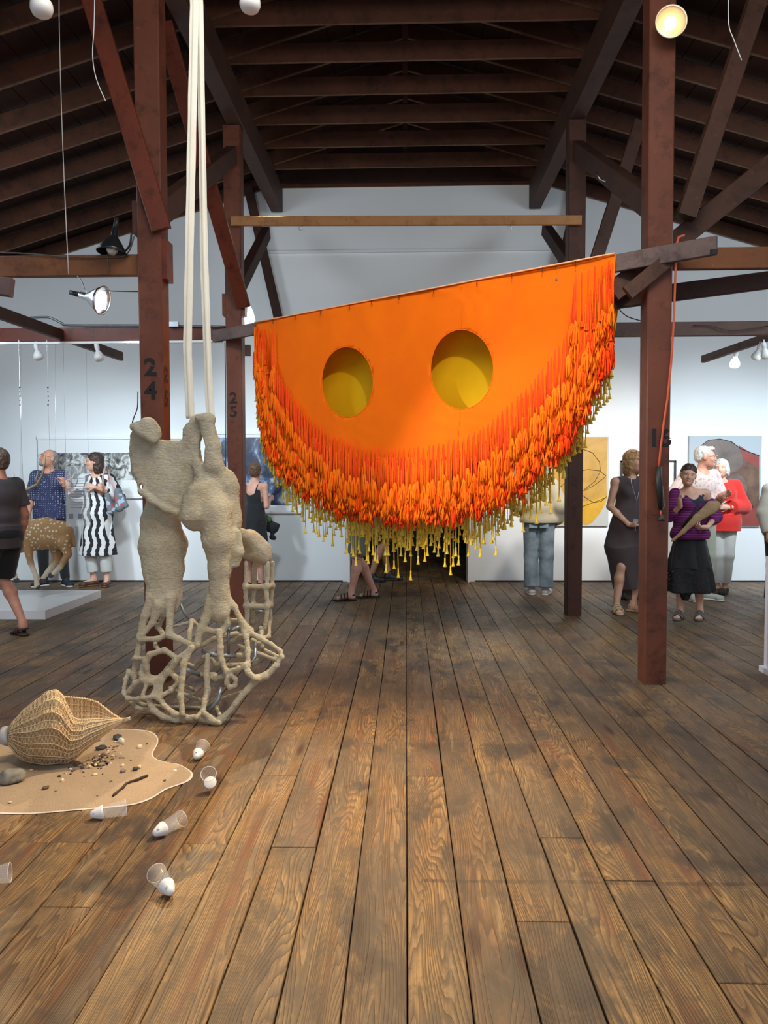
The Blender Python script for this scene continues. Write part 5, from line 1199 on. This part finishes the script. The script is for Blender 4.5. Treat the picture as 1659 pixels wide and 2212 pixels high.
    def glasses(s, mat, up=False):
        z, y = (.10, -.055) if up else (.016, -.112); mb = MB()
        for d in (-1, 1):
            mb.tube([Vector(s.f(d * .033 + .024 * math.cos(t), y, z + .018 * math.sin(t)) * s.S) for t in np.linspace(0, 6.283, 17)[:-1]], .0022, 5, closed=True)
            mb.tube([Vector(s.f(d * .057, y, z) * s.S), Vector(s.f(d * .078, .0, z) * s.S)], .002, 5)
        mb.tube([Vector(s.f(-.009, y - .002, z) * s.S), Vector(s.f(.009, y - .002, z) * s.S)], .002, 5); mb.build('glasses', mat, s.root)
def hairm(name, c): 
    m = N(name); n1 = m.noise(m.mapv(m.oc(), (60, 60, 14)), 1, 3, .6); return m.set(col=m.mix(n1, tuple(x * .45 for x in c[:3]) + (1,), tuple(min(1, x * 1.3) for x in c[:3]) + (1,)), rough=.5, nrm=m.bump(n1, 1.0, .008))
HB, HDB, HG, HW, HBL, HGD = hairm('brown_hair', (.13, .065, .035, 1)), hairm('dark_brown_hair', (.05, .025, .016, 1)), hairm('grey_hair', (.30, .27, .24, 1)), hairm('silver_hair', (.62, .59, .53, 1)), hairm('blond_hair', (.42, .24, .10, 1)), hairm('salt_pepper_hair', (.16, .11, .08, 1))
SHORT = [((0, .020, .046), (.083, .100, .086)), ((0, .056, .0), (.074, .058, .078))]
BOB = [((0, .018, .046), (.086, .103, .087)), ((-.072, .02, -.045), (.028, .06, .10)), ((.072, .02, -.045), (.028, .06, .10)), ((0, .075, -.05), (.08, .045, .105))]
blk = cloth('black_cloth', (.012, .012, .014, 1)); metalg = plain('spectacle_metal', (.5, .45, .4, 1), .25, metal=.9)
# ---- man in navy dotted shirt -------------------------------------------------
def dotted():
    m = N('navy_dotted_cloth'); v = m.n('ShaderNodeTexVoronoi', {'Vector': m.mapv(m.oc(), (1, .03, 1)), 'Scale': 36.0, 'Randomness': .15}); n1 = m.noise(m.oc(), 8, 3)
    c = m.mix(m.ramp(n1, [(.35, 0), (.65, 1)]), (.018, .022, .065, 1), (.035, .042, .11, 1)); return m.set(col=m.mix(m.ramp(v, [(.20, 1), (.28, 0)]), c, (.34, .37, .48, 1)), rough=.85, nrm=m.bump(n1, .4, .02))
J = base_pose(yaw=-38, pitch=14, elb=(.26, .03, 1.12), wrb=(.24, -.18, 1.26), hd_b=(-.05, -.3, 1), pnb=(-1, 0, .1), curlb=1.0, ela=(-.245, .03, 1.10), wra=(-.25, -.06, .86), anb=(.17, .0, .085), toeb=(.26, -.11, .03), ana=(-.10, .02, .085), toea=(-.16, -.12, .03), knb=(.13, -.02, .49))
p = P_('man with grey goatee in a navy dotted shirt, looking up behind the deer', G(112, 1266), 1.82, 4, J, SK_M, 'm', w=1.08)
nd_ = dotted(); p.top('shirt', nd_, 1.0, .845, loose=.02, e=.017, neck=.02); p.legs('trousers', blk, 1.97); p.shoes('shoe', plain('navy_canvas_shoe', (.015, .018, .03, 1), .7), 'shoe', M['white'])
p.hair(HG, [((0, .030, .038), (.079, .088, .080)), ((0, .06, -.01), (.075, .056, .068))], cut=[ell(p.f(0, -.075, .055), (.075, .085, .075), rot=p.R, sub=True, k=.01), ell(p.f(0, -.105, -.035), (.060, .075, .088), k=.012, rot=p.R, sub=True)])
p.hair(HG, [((0, -.068, -.078), (.036, .036, .034)), ((0, -.092, -.066), (.022, .016, .018))], cut=[ell(p.f(0, -.115, -.046), (.016, .02, .008), rot=p.R, sub=True, k=.004)], name='goatee'); p.glasses(metalg)
for i in range(6): MB().lathe([(0, 0), (.007, .001), (0, .004)], 8, Matrix.Translation(Vector((0, -.142 + .004 * i, 1.30 - .075 * i)) * p.S) @ Matrix.Rotation(math.pi / 2, 4, 'X')).build('button', M['white'], p.root)
MB().tube([Vector((.066 * math.cos(t), -.035 + .07 * math.sin(t) * -1 * (1 if math.sin(t) > 0 else .6), 1.435 - .03 * max(0, math.sin(t)))) * p.S for t in np.linspace(0, 6.283, 25)[:-1]], .004, 6, closed=True).build('necklace', plain('dark_cord', (.09, .02, .015, 1), .6), p.root)
# ---- woman in black and white dress -------------------------------------------
def chainpat():
    m = N('black_white_chain_print'); s_ = m.n('ShaderNodeSeparateXYZ', {0: m.oc()}); nd = s_.node; x, y, z = nd.outputs
    a = m.math('ARCTAN2', x, m.math('ADD', y, 0.0)); u = m.math('ADD', m.math('MULTIPLY', a, 1.6), m.math('MULTIPLY', m.math('SINE', m.math('MULTIPLY', z, 24.0)), .16))
    f = m.math('ABSOLUTE', m.math('SUBTRACT', m.math('FRACT', u), .5)); w_ = m.math('ADD', .19, m.math('MULTIPLY', m.math('ABSOLUTE', m.math('SINE', m.math('MULTIPLY', z, 48.0))), .09))
    b = m.math('LESS_THAN', f, w_); n1 = m.noise(m.oc(), 9, 3); return m.set(col=m.mix(b, (.74, .73, .72, 1), (.012, .012, .016, 1)), rough=.8, nrm=m.bump(n1, .4, .02))
J = base_pose(yaw=-72, pitch=2, roll=4, hd=(-.02, -.01, 1.585), elb=(.27, .05, 1.14), wrb=(.04, -.19, 1.27), hd_b=(-1, -.1, .25), pnb=(0, .6, -.3), ela=(-.235, -.02, 1.15), wra=(-.29, -.18, 1.27), hd_a=(-.15, -.1, 1), pna=(1, 0, 0), curla=.8, ana=(-.07, .02, .11), anb=(.105, .0, .11), toea=(-.17, -.08, .045), toeb=(.12, -.13, .045))
p = P_('brown-haired woman in a long black and white chain-print dress, holding a floral bag', G(213, 1266), 1.77, 4, J, SK_F, 'f', h=.0085)
dr = chainpat(); j = p.J
p.mk('dress', p.torso(.02, loose=.02) + [cap((0, 0, 1.20), (.0, .01, .40), .15, .225, sy=.72, fold=(6, .018, 1), flat=True, k=.06)] + [ell(j['nk'] + V3(0, -.055, .03), (.07, .085, .075), sub=True, k=.008)] + p.sleeves(1.55, .02, .02) +
     [cap(lerp(j['el' + n], j['wr' + n], .55), lerp(j['el' + n], j['wr' + n], .9), .08, .08, sub=True, flat=True, k=.003) for n in 'ab'], dr)
p.legs('trousers', cloth('white_linen', (.68, .68, .66, 1)), 1.80, e=.02, e2=.028, waist=.9); p.shoes('clog', plain('brown_leather', (.07, .03, .02, 1), .4), 'clog', plain('wooden_sole', (.18, .08, .035, 1), .5))
p.hair(HDB, BOB[:1] + [((-.066, .035, -.05), (.028, .05, .10)), ((.066, .035, -.05), (.028, .05, .10)), ((0, .075, -.05), (.075, .045, .11))]); p.glasses(metalg, True)
fl_ = N('floral_bag_cloth'); v = fl_.n('ShaderNodeTexVoronoi', {'Vector': fl_.oc(), 'Scale': 26.0}, out=1); sv = fl_.n('ShaderNodeSeparateXYZ', {0: v}); fl_.set(col=fl_.ramp(sv, [(0, (.14, .16, .18, 1)), (.55, (.12, .14, .17, 1)), (.6, (.55, .07, .08, 1)), (.75, (.5, .1, .12, 1)), (.8, (.35, .45, .55, 1))], 'CONSTANT'), rough=.8)
bag = empty('shoulder_bag', atY(250, 1088, 9.95), 'grey floral shoulder bag on the arm of the woman in the black and white dress', 'bag'); BO_ = Vector(bag.location)
q = lambda x, y, d=0: np.array(atY(x, y, 9.95 + d) - BO_)
obj('bag_body', sdf_mesh([cap(q(232, 1070), q(240, 1104), .035, .045, sy=1.3, k=.05), cap(q(255, 1062), q(258, 1098), .05, .05, sy=1.2, k=.05), cap(q(262, 1075), q(272, 1092), .04, .035, k=.05)], .008, 'bag_body'), fl_.m, bag)
MB().tube([Vector(q(224, 1062)), Vector(q(222, 1030, -.03)), Vector(q(226, 1012, 0)), Vector(q(232, 1012, .08)), Vector(q(240, 1040, .05)), Vector(q(250, 1062))], .012, 6).build('strap', plain('pink_strap', (.55, .30, .30, 1), .7), bag)
# ---- man walking at left edge, seen from behind --------------------------------
J = base_pose(pitch=0, yaw=10, hd=(0, -.02, 1.585), ela=(-.215, .045, 1.10), wra=(-.225, -.03, .865), hd_a=(0, -.15, -1), hpa=(-.085, 0, .89), kna=(-.085, -.10, .50), ana=(-.085, .17, .125), toea=(-.09, .06, .035), knb=(.09, -.16, .52), anb=(.09, -.20, .085), toeb=(.09, -.36, .03), curla=.7)
p = P_('man walking left in a charcoal T-shirt and black shorts, cut by the left edge', G(6, 1372), 1.70, -118, J, SK_M, 'm', h=.0075, w=1.12)
p.top('shirt', cloth('charcoal_jersey', (.075, .062, .068, 1), (.05, .042, .048, 1)), .72, .80, loose=.018, e=.016); p.legs('shorts', blk, .92, e=.035, e2=.04)
p.hair(HGD, SHORT); p.shoes('sandal', plain('dark_brown_strap', (.04, .025, .022, 1), .6), 'sandal')
# ---- woman with bun in black dress ----------------------------------------------
J = base_pose(yaw=28, elb=(.20, .04, 1.12), ela=(-.21, .02, 1.11), wra=(-.12, -.17, 1.20), hd_a=(.2, -1, .2), pna=(1, 0, 0), wrb=(.12, -.18, 1.2), hd_b=(-.2, -1, .1), hd=(0, -.01, 1.57))
p = P_('woman with a hair bun in a black dress, seen from behind by the stormy painting', G(553, 1270), 1.64, 152, J, SK_R, 'f')
j = p.J; p.mk('dress', p.torso(.010)[:5] + [cap((0, 0, 1.10), (0, .03, .42), .12, .24, sy=.8, fold=(6, .03, 0), flat=True, k=.05), slab((0, 0, 1.335), (0, 0, 1)), ell(V3(0, .11, 1.36), (.10, .09, .10), sub=True, k=.02)] + [cap(j['sh' + n], j['sh' + n] + V3(0, 0, -.2), .055, .05, sub=True, k=.01) for n in 'ab'], blk)
for s_ in (-1, 1):
    MB().tube([Vector((s_ * .075, .10, 1.27)) * p.S, Vector((s_ * .095, .075, 1.37)) * p.S, Vector((s_ * .10, .02, 1.435)) * p.S, Vector((s_ * .09, -.06, 1.38)) * p.S], .007, 6).build('strap', blk, p.root)
p.hair(HB, SHORT + [((0, .10, .06), (.045, .035, .045)), ((.0, .09, .01), (.05, .03, .05))]); p.shoes('shoe', blk, 'flat')
bg = empty('shoulder_bag', atY(580, 1130, 10.0), 'black bag with green moss-like top hanging behind the bun-haired woman', 'bag'); BO_ = Vector(bg.location)
q = lambda x, y, d=0: np.array(atY(x, y, 10.0 + d) - BO_)
obj('bag_body', sdf_mesh([cap(q(565, 1128), q(590, 1140), .085, .075, sy=.6, k=.05), cap(q(592, 1138), q(602, 1134), .05, .015, k=.04), cap(q(588, 1160), q(592, 1162), .04, .03, k=.04)], .009, 'bag_body'), blk, bg)
obj('green_top', sdf_mesh([cap(q(566, 1118, -.04), q(580, 1122, -.04), .05, .045, sy=.6, k=.04)], .008, 'green_top'), cloth('moss_green', (.05, .14, .03, 1), (.02, .06, .015, 1)), bg)
MB().tube([Vector(q(536, 1060, 0)), Vector(q(545, 1090, -.03)), Vector(q(556, 1115, -.03))], .012, 6).build('strap', plain('grey_strap', (.12, .12, .12, 1), .7), bg)
MB().box(tuple(q(566, 1138, -.06)), (.07, .01, .05)).build('patch', plain('tan_patch', (.4, .25, .12, 1), .7), bg)
# ---- sandal wearer half hidden by the banner -------------------------------------
J = base_pose(kna=(-.085, -.07, .49), ana=(-.08, .10, .085), toea=(-.085, -.05, .03), knb=(.085, -.08, .49), anb=(.085, -.15, .085), toeb=(.09, -.30, .03))
J['ana'], J['toea'] = V3(-.08, .13, .085), V3(-.09, -.02, .03)
p = P_('person in olive shorts and black strap sandals, upper half hidden behind the orange banner', G(785, 1294), 1.74, -82, J, SK_R, 'm')
p.legs('shorts', cloth('olive_grey_cotton', (.20, .22, .16, 1)), .80, e=.035, e2=.055); p.top('shirt', cloth('grey_jersey', (.25, .26, .27, 1)), .7, .84, loose=.02); p.hair(HGD, SHORT); p.shoes('sandal', M['black'], 'sandal')
J = base_pose(kna=(-.09, -.03, .49), ana=(-.09, .12, .085), toea=(-.1, -.03, .03), anb=(.1, -.08, .085), toeb=(.1, -.23, .03))
p = P_('person in black shorts and black shoes standing in the dark doorway behind the banner', G(824, 1255), 1.76, 82, J, SK_T, 'm')
p.legs('shorts', blk, .86, e=.03, e2=.045); p.top('shirt', blk, .7, .84, loose=.02); p.hair(HDB, SHORT); p.shoes('shoe', M['black'], 'shoe', M['black'])
# ---- jeans and beige jacket, from behind -----------------------------------------
J = base_pose(pitch=-14, hd=(-.01, -.05, 1.565), ch=(.02, -.01, 1.26), nk=(.01, -.01, 1.42), ela=(-.25, .02, 1.12), wra=(-.21, -.07, .93), elb=(.26, .06, 1.14), wrb=(.15, -.12, 1.05), hd_b=(-.5, -1, .2), ana=(-.085, .02, .085), anb=(.085, .03, .085), toeb=(.12, -.12, .03), kna=(-.10, -.01, .49))
p = P_('person in beige jacket and loose blue jeans, seen from behind beside far right post', G(1163, 1284), 1.66, 170, J, SK_F, 'f', w=1.05)
jn = N('faded_denim'); n1 = jn.noise(jn.oc(), 6, 4, .6); n2 = jn.noise(jn.oc(), 200, 2); jn.set(col=jn.mix(jn.ramp(n1, [(.35, 0), (.65, 1)]), (.13, .18, .22, 1), (.26, .33, .38, 1)), rough=.9, nrm=jn.bump(n1, .5, .02))
p.legs('jeans', jn.m, 1.97, e=.026, e2=.055, waist=1.0)
for s_ in (-1, 1): MB().box((s_ * .065 * p.S, .142 * p.S, .90 * p.S), (.10, .004, .11)).build('back_pocket', jn.m, p.root)
p.top('jacket', cloth('beige_cotton', (.46, .40, .29, 1), (.34, .29, .21, 1)), 1.8, .90, e=.03, loose=.045); p.hair(HG, SHORT); p.shoes('trainer', plain('pale_trainer', (.55, .56, .56, 1), .6), 'shoe', M['white'])
# ---- woman in brown sleeveless draped dress ----------------------------------------
J = base_pose(yaw=34, hd=(.03, -.02, 1.585), ela=(-.215, .02, 1.12), wra=(-.10, -.17, .94), hd_a=(1, -.4, -.1), pna=(0, .2, 1), curla=.4, elb=(.22, .02, 1.10), wrb=(.12, -.20, 1.0), hd_b=(-.3, -1, .3), ana=(-.13, .02, .085), toea=(-.17, -.13, .03), kna=(-.10, -.05, .5), anb=(.06, .02, .085), toeb=(.15, -.11, .03))
p = P_('woman in a long brown sleeveless draped dress holding a glass, left of near right post', G(1358, 1322), 1.70, 12, J, SK_F, 'f')
bd_ = cloth('brown_draped_cloth', (.085, .060, .062, 1), (.055, .038, .042, 1)); j = p.J
p.mk('dress', p.torso(.016, loose=.012) + [cap((0, 0, 1.15), (-.03, .02, .72), .13, .22, sy=.72, fold=(4, .02, 1), flat=False, k=.06), cap((-.03, .02, .72), (.03, .04, .26), .22, .15, sy=.8, fold=(4, .03, 2), flat=True, k=.05), cap((.05, .06, .6), (.09, .08, .14), .14, .10, sy=.8, fold=(3, .02, 2), flat=True, k=.05)] +
     [cap(j['sh' + n] + V3(0, 0, .0), j['sh' + n] + V3((.06 if n == 'b' else -.06), 0, -.14), .058, .06, sub=True, k=.008) for n in 'ab'] + [ell(j['nk'] + V3(0, -.05, .04), (.062, .08, .06), sub=True, k=.008), ell(V3(-.16, -.14, .28), (.09, .16, .26), sub=True, k=.02)], bd_)
p.hair(HBL, BOB); p.glasses(M['black'], True); p.shoes('sandal', plain('gold_leather', (.45, .36, .22, 1), .35), 'sandal')
MB().tube([Vector((x, -.118 - .03 * (1 - abs(x) / .06), z)) * p.S for x, z in ((-.06, 1.44), (-.045, 1.34), (-.012, 1.22), (0, 1.18), (.012, 1.22), (.045, 1.34), (.06, 1.44))], .003, 5).build('necklace', M['steel'], p.root)
wg = empty('wine_glass', atY(1373, 1142, 7.86), 'small stemmed glass held by the woman in the brown dress', 'glass')
MB().lathe([(.028, 0), (.003, .004), (.003, .05), (.018, .062), (.028, .085), (.026, .12), (.024, .12), (.026, .085)], 20, Matrix.Translation((0, 0, -.02))).build('bowl_and_stem', clear.m, wg)
# ---- blond person in yellow behind her ----------------------------------------------
J = base_pose(yaw=0); p = P_('fair-haired person in a yellow top, mostly hidden behind the woman in brown', G(1368, 1296), 1.62, 188, J, SK_F, 'f', w=1.05)
p.top('blouse', cloth('pale_yellow_cotton', (.68, .58, .22, 1)), .9, .86, e=.025, loose=.03); p.legs('trousers', blk, 1.95, e=.02, e2=.03); p.hair(hairm('pale_blond_hair', (.60, .48, .28, 1)), BOB); p.shoes('shoe', M['black'], 'shoe')
# ---- woman in purple striped top ------------------------------------------------------
def striped():
    m = N('purple_striped_knit'); s_ = m.n('ShaderNodeSeparateXYZ', {0: m.oc()}); z = s_.node.outputs[2]; f = m.math('SINE', m.math('MULTIPLY', z, 250.0)); n1 = m.noise(m.oc(), 9, 3)
    return m.set(col=m.mix(m.ramp(f, [(.3, 0), (.9, 1)]), (.10, .004, .075, 1), (.26, .03, .19, 1)), rough=.85, nrm=m.bump(n1, .4, .02))
J = base_pose(yaw=-14, pitch=-4, roll=8, hd=(-.045, -.05, 1.57), nk=(-.02, -.01, 1.41), elb=(.27, .0, 1.12), wrb=(.10, -.225, 1.02), hd_b=(-1, -.15, -.05), pnb=(0, .5, 1), curlb=.8, ela=(-.24, -.02, 1.12), wra=(-.17, -.17, 1.24), hd_a=(-.2, -.3, 1), pna=(1, 0, 0), ana=(-.09, .02, .085), toea=(-.17, -.11, .03), anb=(.12, .0, .085), toeb=(.06, -.13, .03))
p = P_('dark-haired woman in purple striped top and black skirt, holding a tan paddle', G(1488, 1336), 1.56, 0, J, SK_F, 'f', h=.0075)
j = p.J; p.mk('navy_vest', p.torso(.008)[:5] + [slab((0, 0, 1.36), (0, 0, 1)), ell(V3(0, -.09, 1.40), (.07, .09, .09), sub=True, k=.01)] + [cap(j['sh' + n], j['sh' + n] + V3(0, 0, -.2), .055, .05, sub=True, k=.01) for n in 'ab'], plain('navy_vest_cloth', (.012, .02, .05, 1), .8))
p.mk('striped_top', p.torso(.024, loose=.035)[:5] + [slab((0, 0, .88), (0, 0, -1)), slab((0, -.0, 1.30), (.42, 0, 1)), ell(V3(.02, -.12, 1.36), (.075, .10, .10), sub=True, k=.02), cap(lerp(j['sha'], j['ela'], .0), j['ela'], .062, .06, k=.03), cap(lerp(j['shb'], j['elb'], .45), j['elb'], .068, .075, k=.03), cap(j['elb'], lerp(j['elb'], j['wrb'], .3), .072, .06, k=.02), cap(j['ela'], lerp(j['ela'], j['wra'], .4), .055, .05, k=.02)], striped())
mesh_ = N('black_mesh_cloth'); ck = mesh_.n('ShaderNodeTexVoronoi', {'Vector': mesh_.mapv(mesh_.oc(), (1, .4, 1)), 'Scale': 130.0}); mesh_.set(col=(.010, .010, .012, 1), rough=.9, alpha=mesh_.ramp(ck, [(.30, .35), (.42, 1)]))
p.skirt('skirt', blk, 1.02, .56, .135, .24, .72, (7, .015, 0)); p.skirt('mesh_overskirt', mesh_.m, 1.0, .30, .14, .265, .75, (5, .04, .6), extra=[cap((.10, -.02, .55), (.20, -.02, .36), .12, .06, k=.04), cap((-.05, -.05, .5), (-.07, -.08, .26), .12, .05, k=.04)])
p.hair(HDB, SHORT + [((0, .085, -.02), (.05, .04, .05))]); p.shoes('sandal', plain('grey_leather', (.12, .11, .11, 1), .5), 'sandal')
MB().tube([Vector((.10, -.10, 1.36)) * p.S, Vector((0, -.165, 1.20)) * p.S, Vector((-.13, -.13, 1.02)) * p.S], .012, 6).build('bag_strap', blk, p.root)
MB().tube([Vector(p.f(.082, -.01, -.05 + .018 * math.cos(t)) * p.S) + Vector((0, .014 * math.sin(t), -.01)) for t in np.linspace(0, 6.28, 13)[:-1]], .0022, 5, closed=True).build('earring', metalg, p.root)
pd = empty('paddle', atY(1500, 1130, 7.60), 'long tan paddle-shaped object held diagonally by the woman in purple', 'paddle'); BO_ = Vector(pd.location)
q = lambda x, y, d=0: np.array(atY(x, y, 7.60 + d) - BO_)
obj('paddle_blade', sdf_mesh([cap(q(1452, 1168), q(1476, 1148), .012, .022, k=.02, sy=.6), cap(q(1476, 1148), q(1505, 1120), .022, .040, k=.02, sy=.5), cap(q(1505, 1120), q(1537, 1096), .040, .062, k=.02, sy=.4), cap(q(1537, 1096), q(1546, 1092), .062, .048, k=.02, sy=.4)], .006, 'paddle_blade'), timber('tan_wood_sheet', (.38, .25, .13, 1), (.30, .19, .09, 1), (.16, .09, .04, 1), sc=4), pd)
# ---- man in pale pink shirt --------------------------------------------------------------
J = base_pose(yaw=62, pitch=-2, hd=(.05, -.02, 1.575), nk=(.02, .01, 1.42), ela=(-.30, .0, 1.16), wra=(-.32, -.18, 1.12), hd_a=(0, -1, 0), elb=(.25, .0, 1.12), wrb=(.14, -.17, 1.16), hd_b=(.5, -.8, .3), pnb=(-1, 0, 0), ana=(-.09, .02, .085), toea=(-.12, -.13, .03), anb=(.10, .02, .085), toeb=(.19, -.11, .03))
p = P_('silver-haired man with glasses in a pale pink shirt, behind the woman in purple', G(1508, 1296), 1.78, 12, J, SK_M, 'm', w=1.06)
pk = N('pink_patterned_cloth'); n1 = pk.noise(pk.oc(), 8, 3); v = pk.noise(pk.oc(), 45, 2); pk.set(col=pk.mix(pk.ramp(v, [(.56, 0), (.62, .8)]), (.62, .50, .46, 1), (.45, .24, .24, 1)), rough=.85, nrm=pk.bump(n1, .4, .02))
p.top('shirt', pk.m, .9, .86, e=.02, loose=.03, neck=.03); p.legs('trousers', cloth('pale_olive_cotton', (.42, .44, .33, 1)), 1.95, e=.02, e2=.03)
p.hair(HW, [((0, .028, .050), (.081, .094, .080)), ((0, -.050, .100), (.052, .040, .024)), ((0, .06, .005), (.074, .056, .065))]); p.glasses(metalg); p.shoes('shoe', plain('pale_shoe', (.5, .48, .42, 1), .6), 'shoe', M['white'])
# ---- woman in red jumper --------------------------------------------------------------------
J = base_pose(yaw=-26, hd=(-.02, -.02, 1.58), elb=(.27, .04, 1.10), wrb=(.02, -.20, 1.10), hd_b=(-1, -.2, .1), pnb=(0, 1, 0), ela=(-.22, .02, 1.10), wra=(-.20, -.08, .88), hd_a=(-.05, -.15, -1), ana=(-.03, .02, .085), toea=(-.10, -.12, .03), anb=(.06, .03, .085), toeb=(-.02, -.11, .03), kna=(-.06, -.03, .49), knb=(.07, -.03, .49))
p = P_('white-haired woman in a bright red jumper and white trousers before the brown painting', G(1556, 1282), 1.64, -6, J, SK_F, 'f', w=1.12)
p.top('jumper', cloth('bright_red_knit', (.72, .028, .018, 1), (.58, .018, .012, 1)), 1.75, .80, e=.028, loose=.03, neck=.02); p.legs('trousers', cloth('white_cotton', (.62, .60, .56, 1)), 1.86, e=.022, e2=.03)
p.hair(HW, BOB[:1] + [((-.07, .02, -.02), (.03, .06, .07)), ((.07, .02, -.02), (.03, .06, .07)), ((0, .07, -.02), (.08, .045, .08))]); p.shoes('flat_shoe', plain('brown_suede', (.06, .04, .035, 1), .8), 'flat', M['black'])
# ---- woman at the right edge --------------------------------------------------------------------
J = base_pose(yaw=25, ela=(-.215, .02, 1.10), wra=(-.20, -.05, .865)); p = P_('grey-haired person in a cream jumper and black trousers, cut by the right edge', G(1682, 1312), 1.60, 15, J, SK_F, 'f', w=1.05)
p.top('jumper', cloth('cream_knit', (.58, .53, .44, 1), (.48, .43, .35, 1)), 1.92, .84, e=.018, loose=.02); p.legs('trousers', blk, 1.95, e=.02, e2=.03); p.hair(HG, BOB[:1] + BOB[3:]); p.shoes('shoe', M['black'], 'shoe')
MB().tube([Vector((-.13, -.05, 1.40)) * p.S, Vector((-.02, -.15, 1.18)) * p.S, Vector((.14, -.12, .98)) * p.S], .010, 6).build('bag_strap', plain('taupe_strap', (.2, .16, .12, 1), .7), p.root)
# ---------------------------------------------------------------- spotted deer sculpture
def fur():
    m = N('spotted_deer_fur'); o = m.oc(); s_ = m.n('ShaderNodeSeparateXYZ', {0: o}); z = s_.node.outputs[2]; n1 = m.noise(o, 8, 4, .6); n2 = m.noise(m.mapv(o, (60, 60, 200)), 1, 2)
    c = m.mix(m.ramp(m.math('ADD', z, m.math('MULTIPLY', n1, .10)), [(.42 - .30, 1), (.5 - .30, 0)]), m.mix(n1, (.33, .17, .065, 1), (.46, .27, .12, 1)), (.62, .52, .38, 1))
    v = m.n('ShaderNodeTexVoronoi', {'Vector': m.mapv(o, (1, .5, 1)), 'Scale': 25.0, 'Randomness': .7}); sp_ = m.math('MULTIPLY', m.ramp(v, [(.24, 1), (.33, 0)]), m.ramp(z, [(.20, 0), (.26, 1)]))
    return m.set(col=m.mix(sp_, c, (.72, .62, .46, 1)), rough=.85, nrm=m.bump(n2, .4, .004))
DY = 8.55; DO = atY(100, 1240, DY); deer = empty('deer', DO, 'spotted brown deer with antlers leaping above the white platform, behind the walking man', 'deer')
dq = lambda x, y, d=0: np.array(atY(x, y, DY + d) - DO)
ks = 1 / 194.0
dp = [cap(dq(128, 1155), dq(100, 1152), 30 * ks, 33 * ks, k=.05, sy=.75), cap(dq(100, 1152), dq(30, 1160), 33 * ks, 36 * ks, k=.05, sy=.75), cap(dq(30, 1160), dq(5, 1150), 34 * ks, 28 * ks, k=.05, sy=.75), cap(dq(136, 1150), dq(140, 1170), 20 * ks, 18 * ks, k=.05, sy=1.2),
      cap(dq(5, 1140), dq(2, 1095), 20 * ks, 13 * ks, k=.06), cap(dq(2, 1095), dq(22, 1060), 13 * ks, 11 * ks, k=.04), cap(dq(22, 1055), dq(38, 1060), 12 * ks, 9 * ks, k=.03), cap(dq(38, 1060), dq(58, 1071), 8 * ks, 5 * ks, k=.03),
      ell(dq(14, 1048, -.04), (.02, .03, .05), k=.01), ell(dq(14, 1048, .05), (.02, .03, .05), k=.01), cap(dq(156, 1158), dq(160, 1178), 5 * ks, 4 * ks, k=.02)]
for pts, d0 in (([(138, 1172, 15), (147, 1197, 8), (130, 1225, 5.5), (114, 1240, 5)], -.08), ([(118, 1178, 13), (124, 1206, 8), (103, 1236, 5.5), (92, 1250, 5)], .09), ([(60, 1178, 11), (66, 1215, 6), (78, 1245, 4.5), (80, 1266, 6)], -.06), ([(20, 1180, 11), (8, 1210, 6), (30, 1232, 4.5), (34, 1250, 5)], .07)):
    dp += [cap(dq(*pts[i][:2], d0), dq(*pts[i + 1][:2], d0), pts[i][2] * ks, pts[i + 1][2] * ks, k=.02) for i in range(3)]
obj('body', sdf_mesh(dp, .0075, 'body'), fur(), deer)
hoofm = plain('dark_hoof', (.05, .045, .045, 1), .5)
for x, y, x2, y2, d in ((114, 1240, 110, 1243, -.08), (92, 1250, 94, 1254, .09), (80, 1266, 82, 1268, -.06), (34, 1250, 36, 1254, .07)):
    obj('hoof', sdf_mesh([cap(dq(x, y, d), dq(x2, y2, d), 5 * ks, 6 * ks)], .006, 'hoof'), hoofm, deer)
ant = timber('antler_bone', (.42, .33, .20, 1), (.32, .23, .13, 1), (.2, .13, .07, 1), sc=5)
for L_ in ([(14, 1046, 0), (40, 1062, -.08), (62, 1056, -.16), (80, 1046, -.2), (92, 1025, -.22), (97, 1000, -.22), (98, 984, -.2)], [(12, 1046, .02), (4, 1030, .14), (6, 1010, .2), (14, 990, .22)]):
    P = [Vector(dq(*q)) for q in L_]; n = len(P); MB().tube([a.lerp(b, t) for a, b in zip(P[:-1], P[1:]) for t in (0, .33, .66)] + [P[-1]], [lerp(.022, .007, i / (3 * (n - 1))) for i in range(3 * (n - 1) + 1)], 8).build('antler', ant, deer)
for L_ in ([(80, 1046, -.2), (78, 1034, -.22), (82, 1020, -.22)], [(24, 1052, -.04), (32, 1040, -.08), (30, 1022, -.1)], [(8, 1015, .2), (18, 1004, .2), (20, 990, .2)]):
    MB().tube([Vector(dq(*q)) for q in L_], [.013, .009, .004], 7).build('antler', ant, deer)
for x, y, d in ((45, 1127, 0), (120, 1127, 0)):
    MB().tube([Vector(dq(x, y, d)), Vector(dq(x, 740, d))], .0012, 4).build('wire', M['steel'], deer)
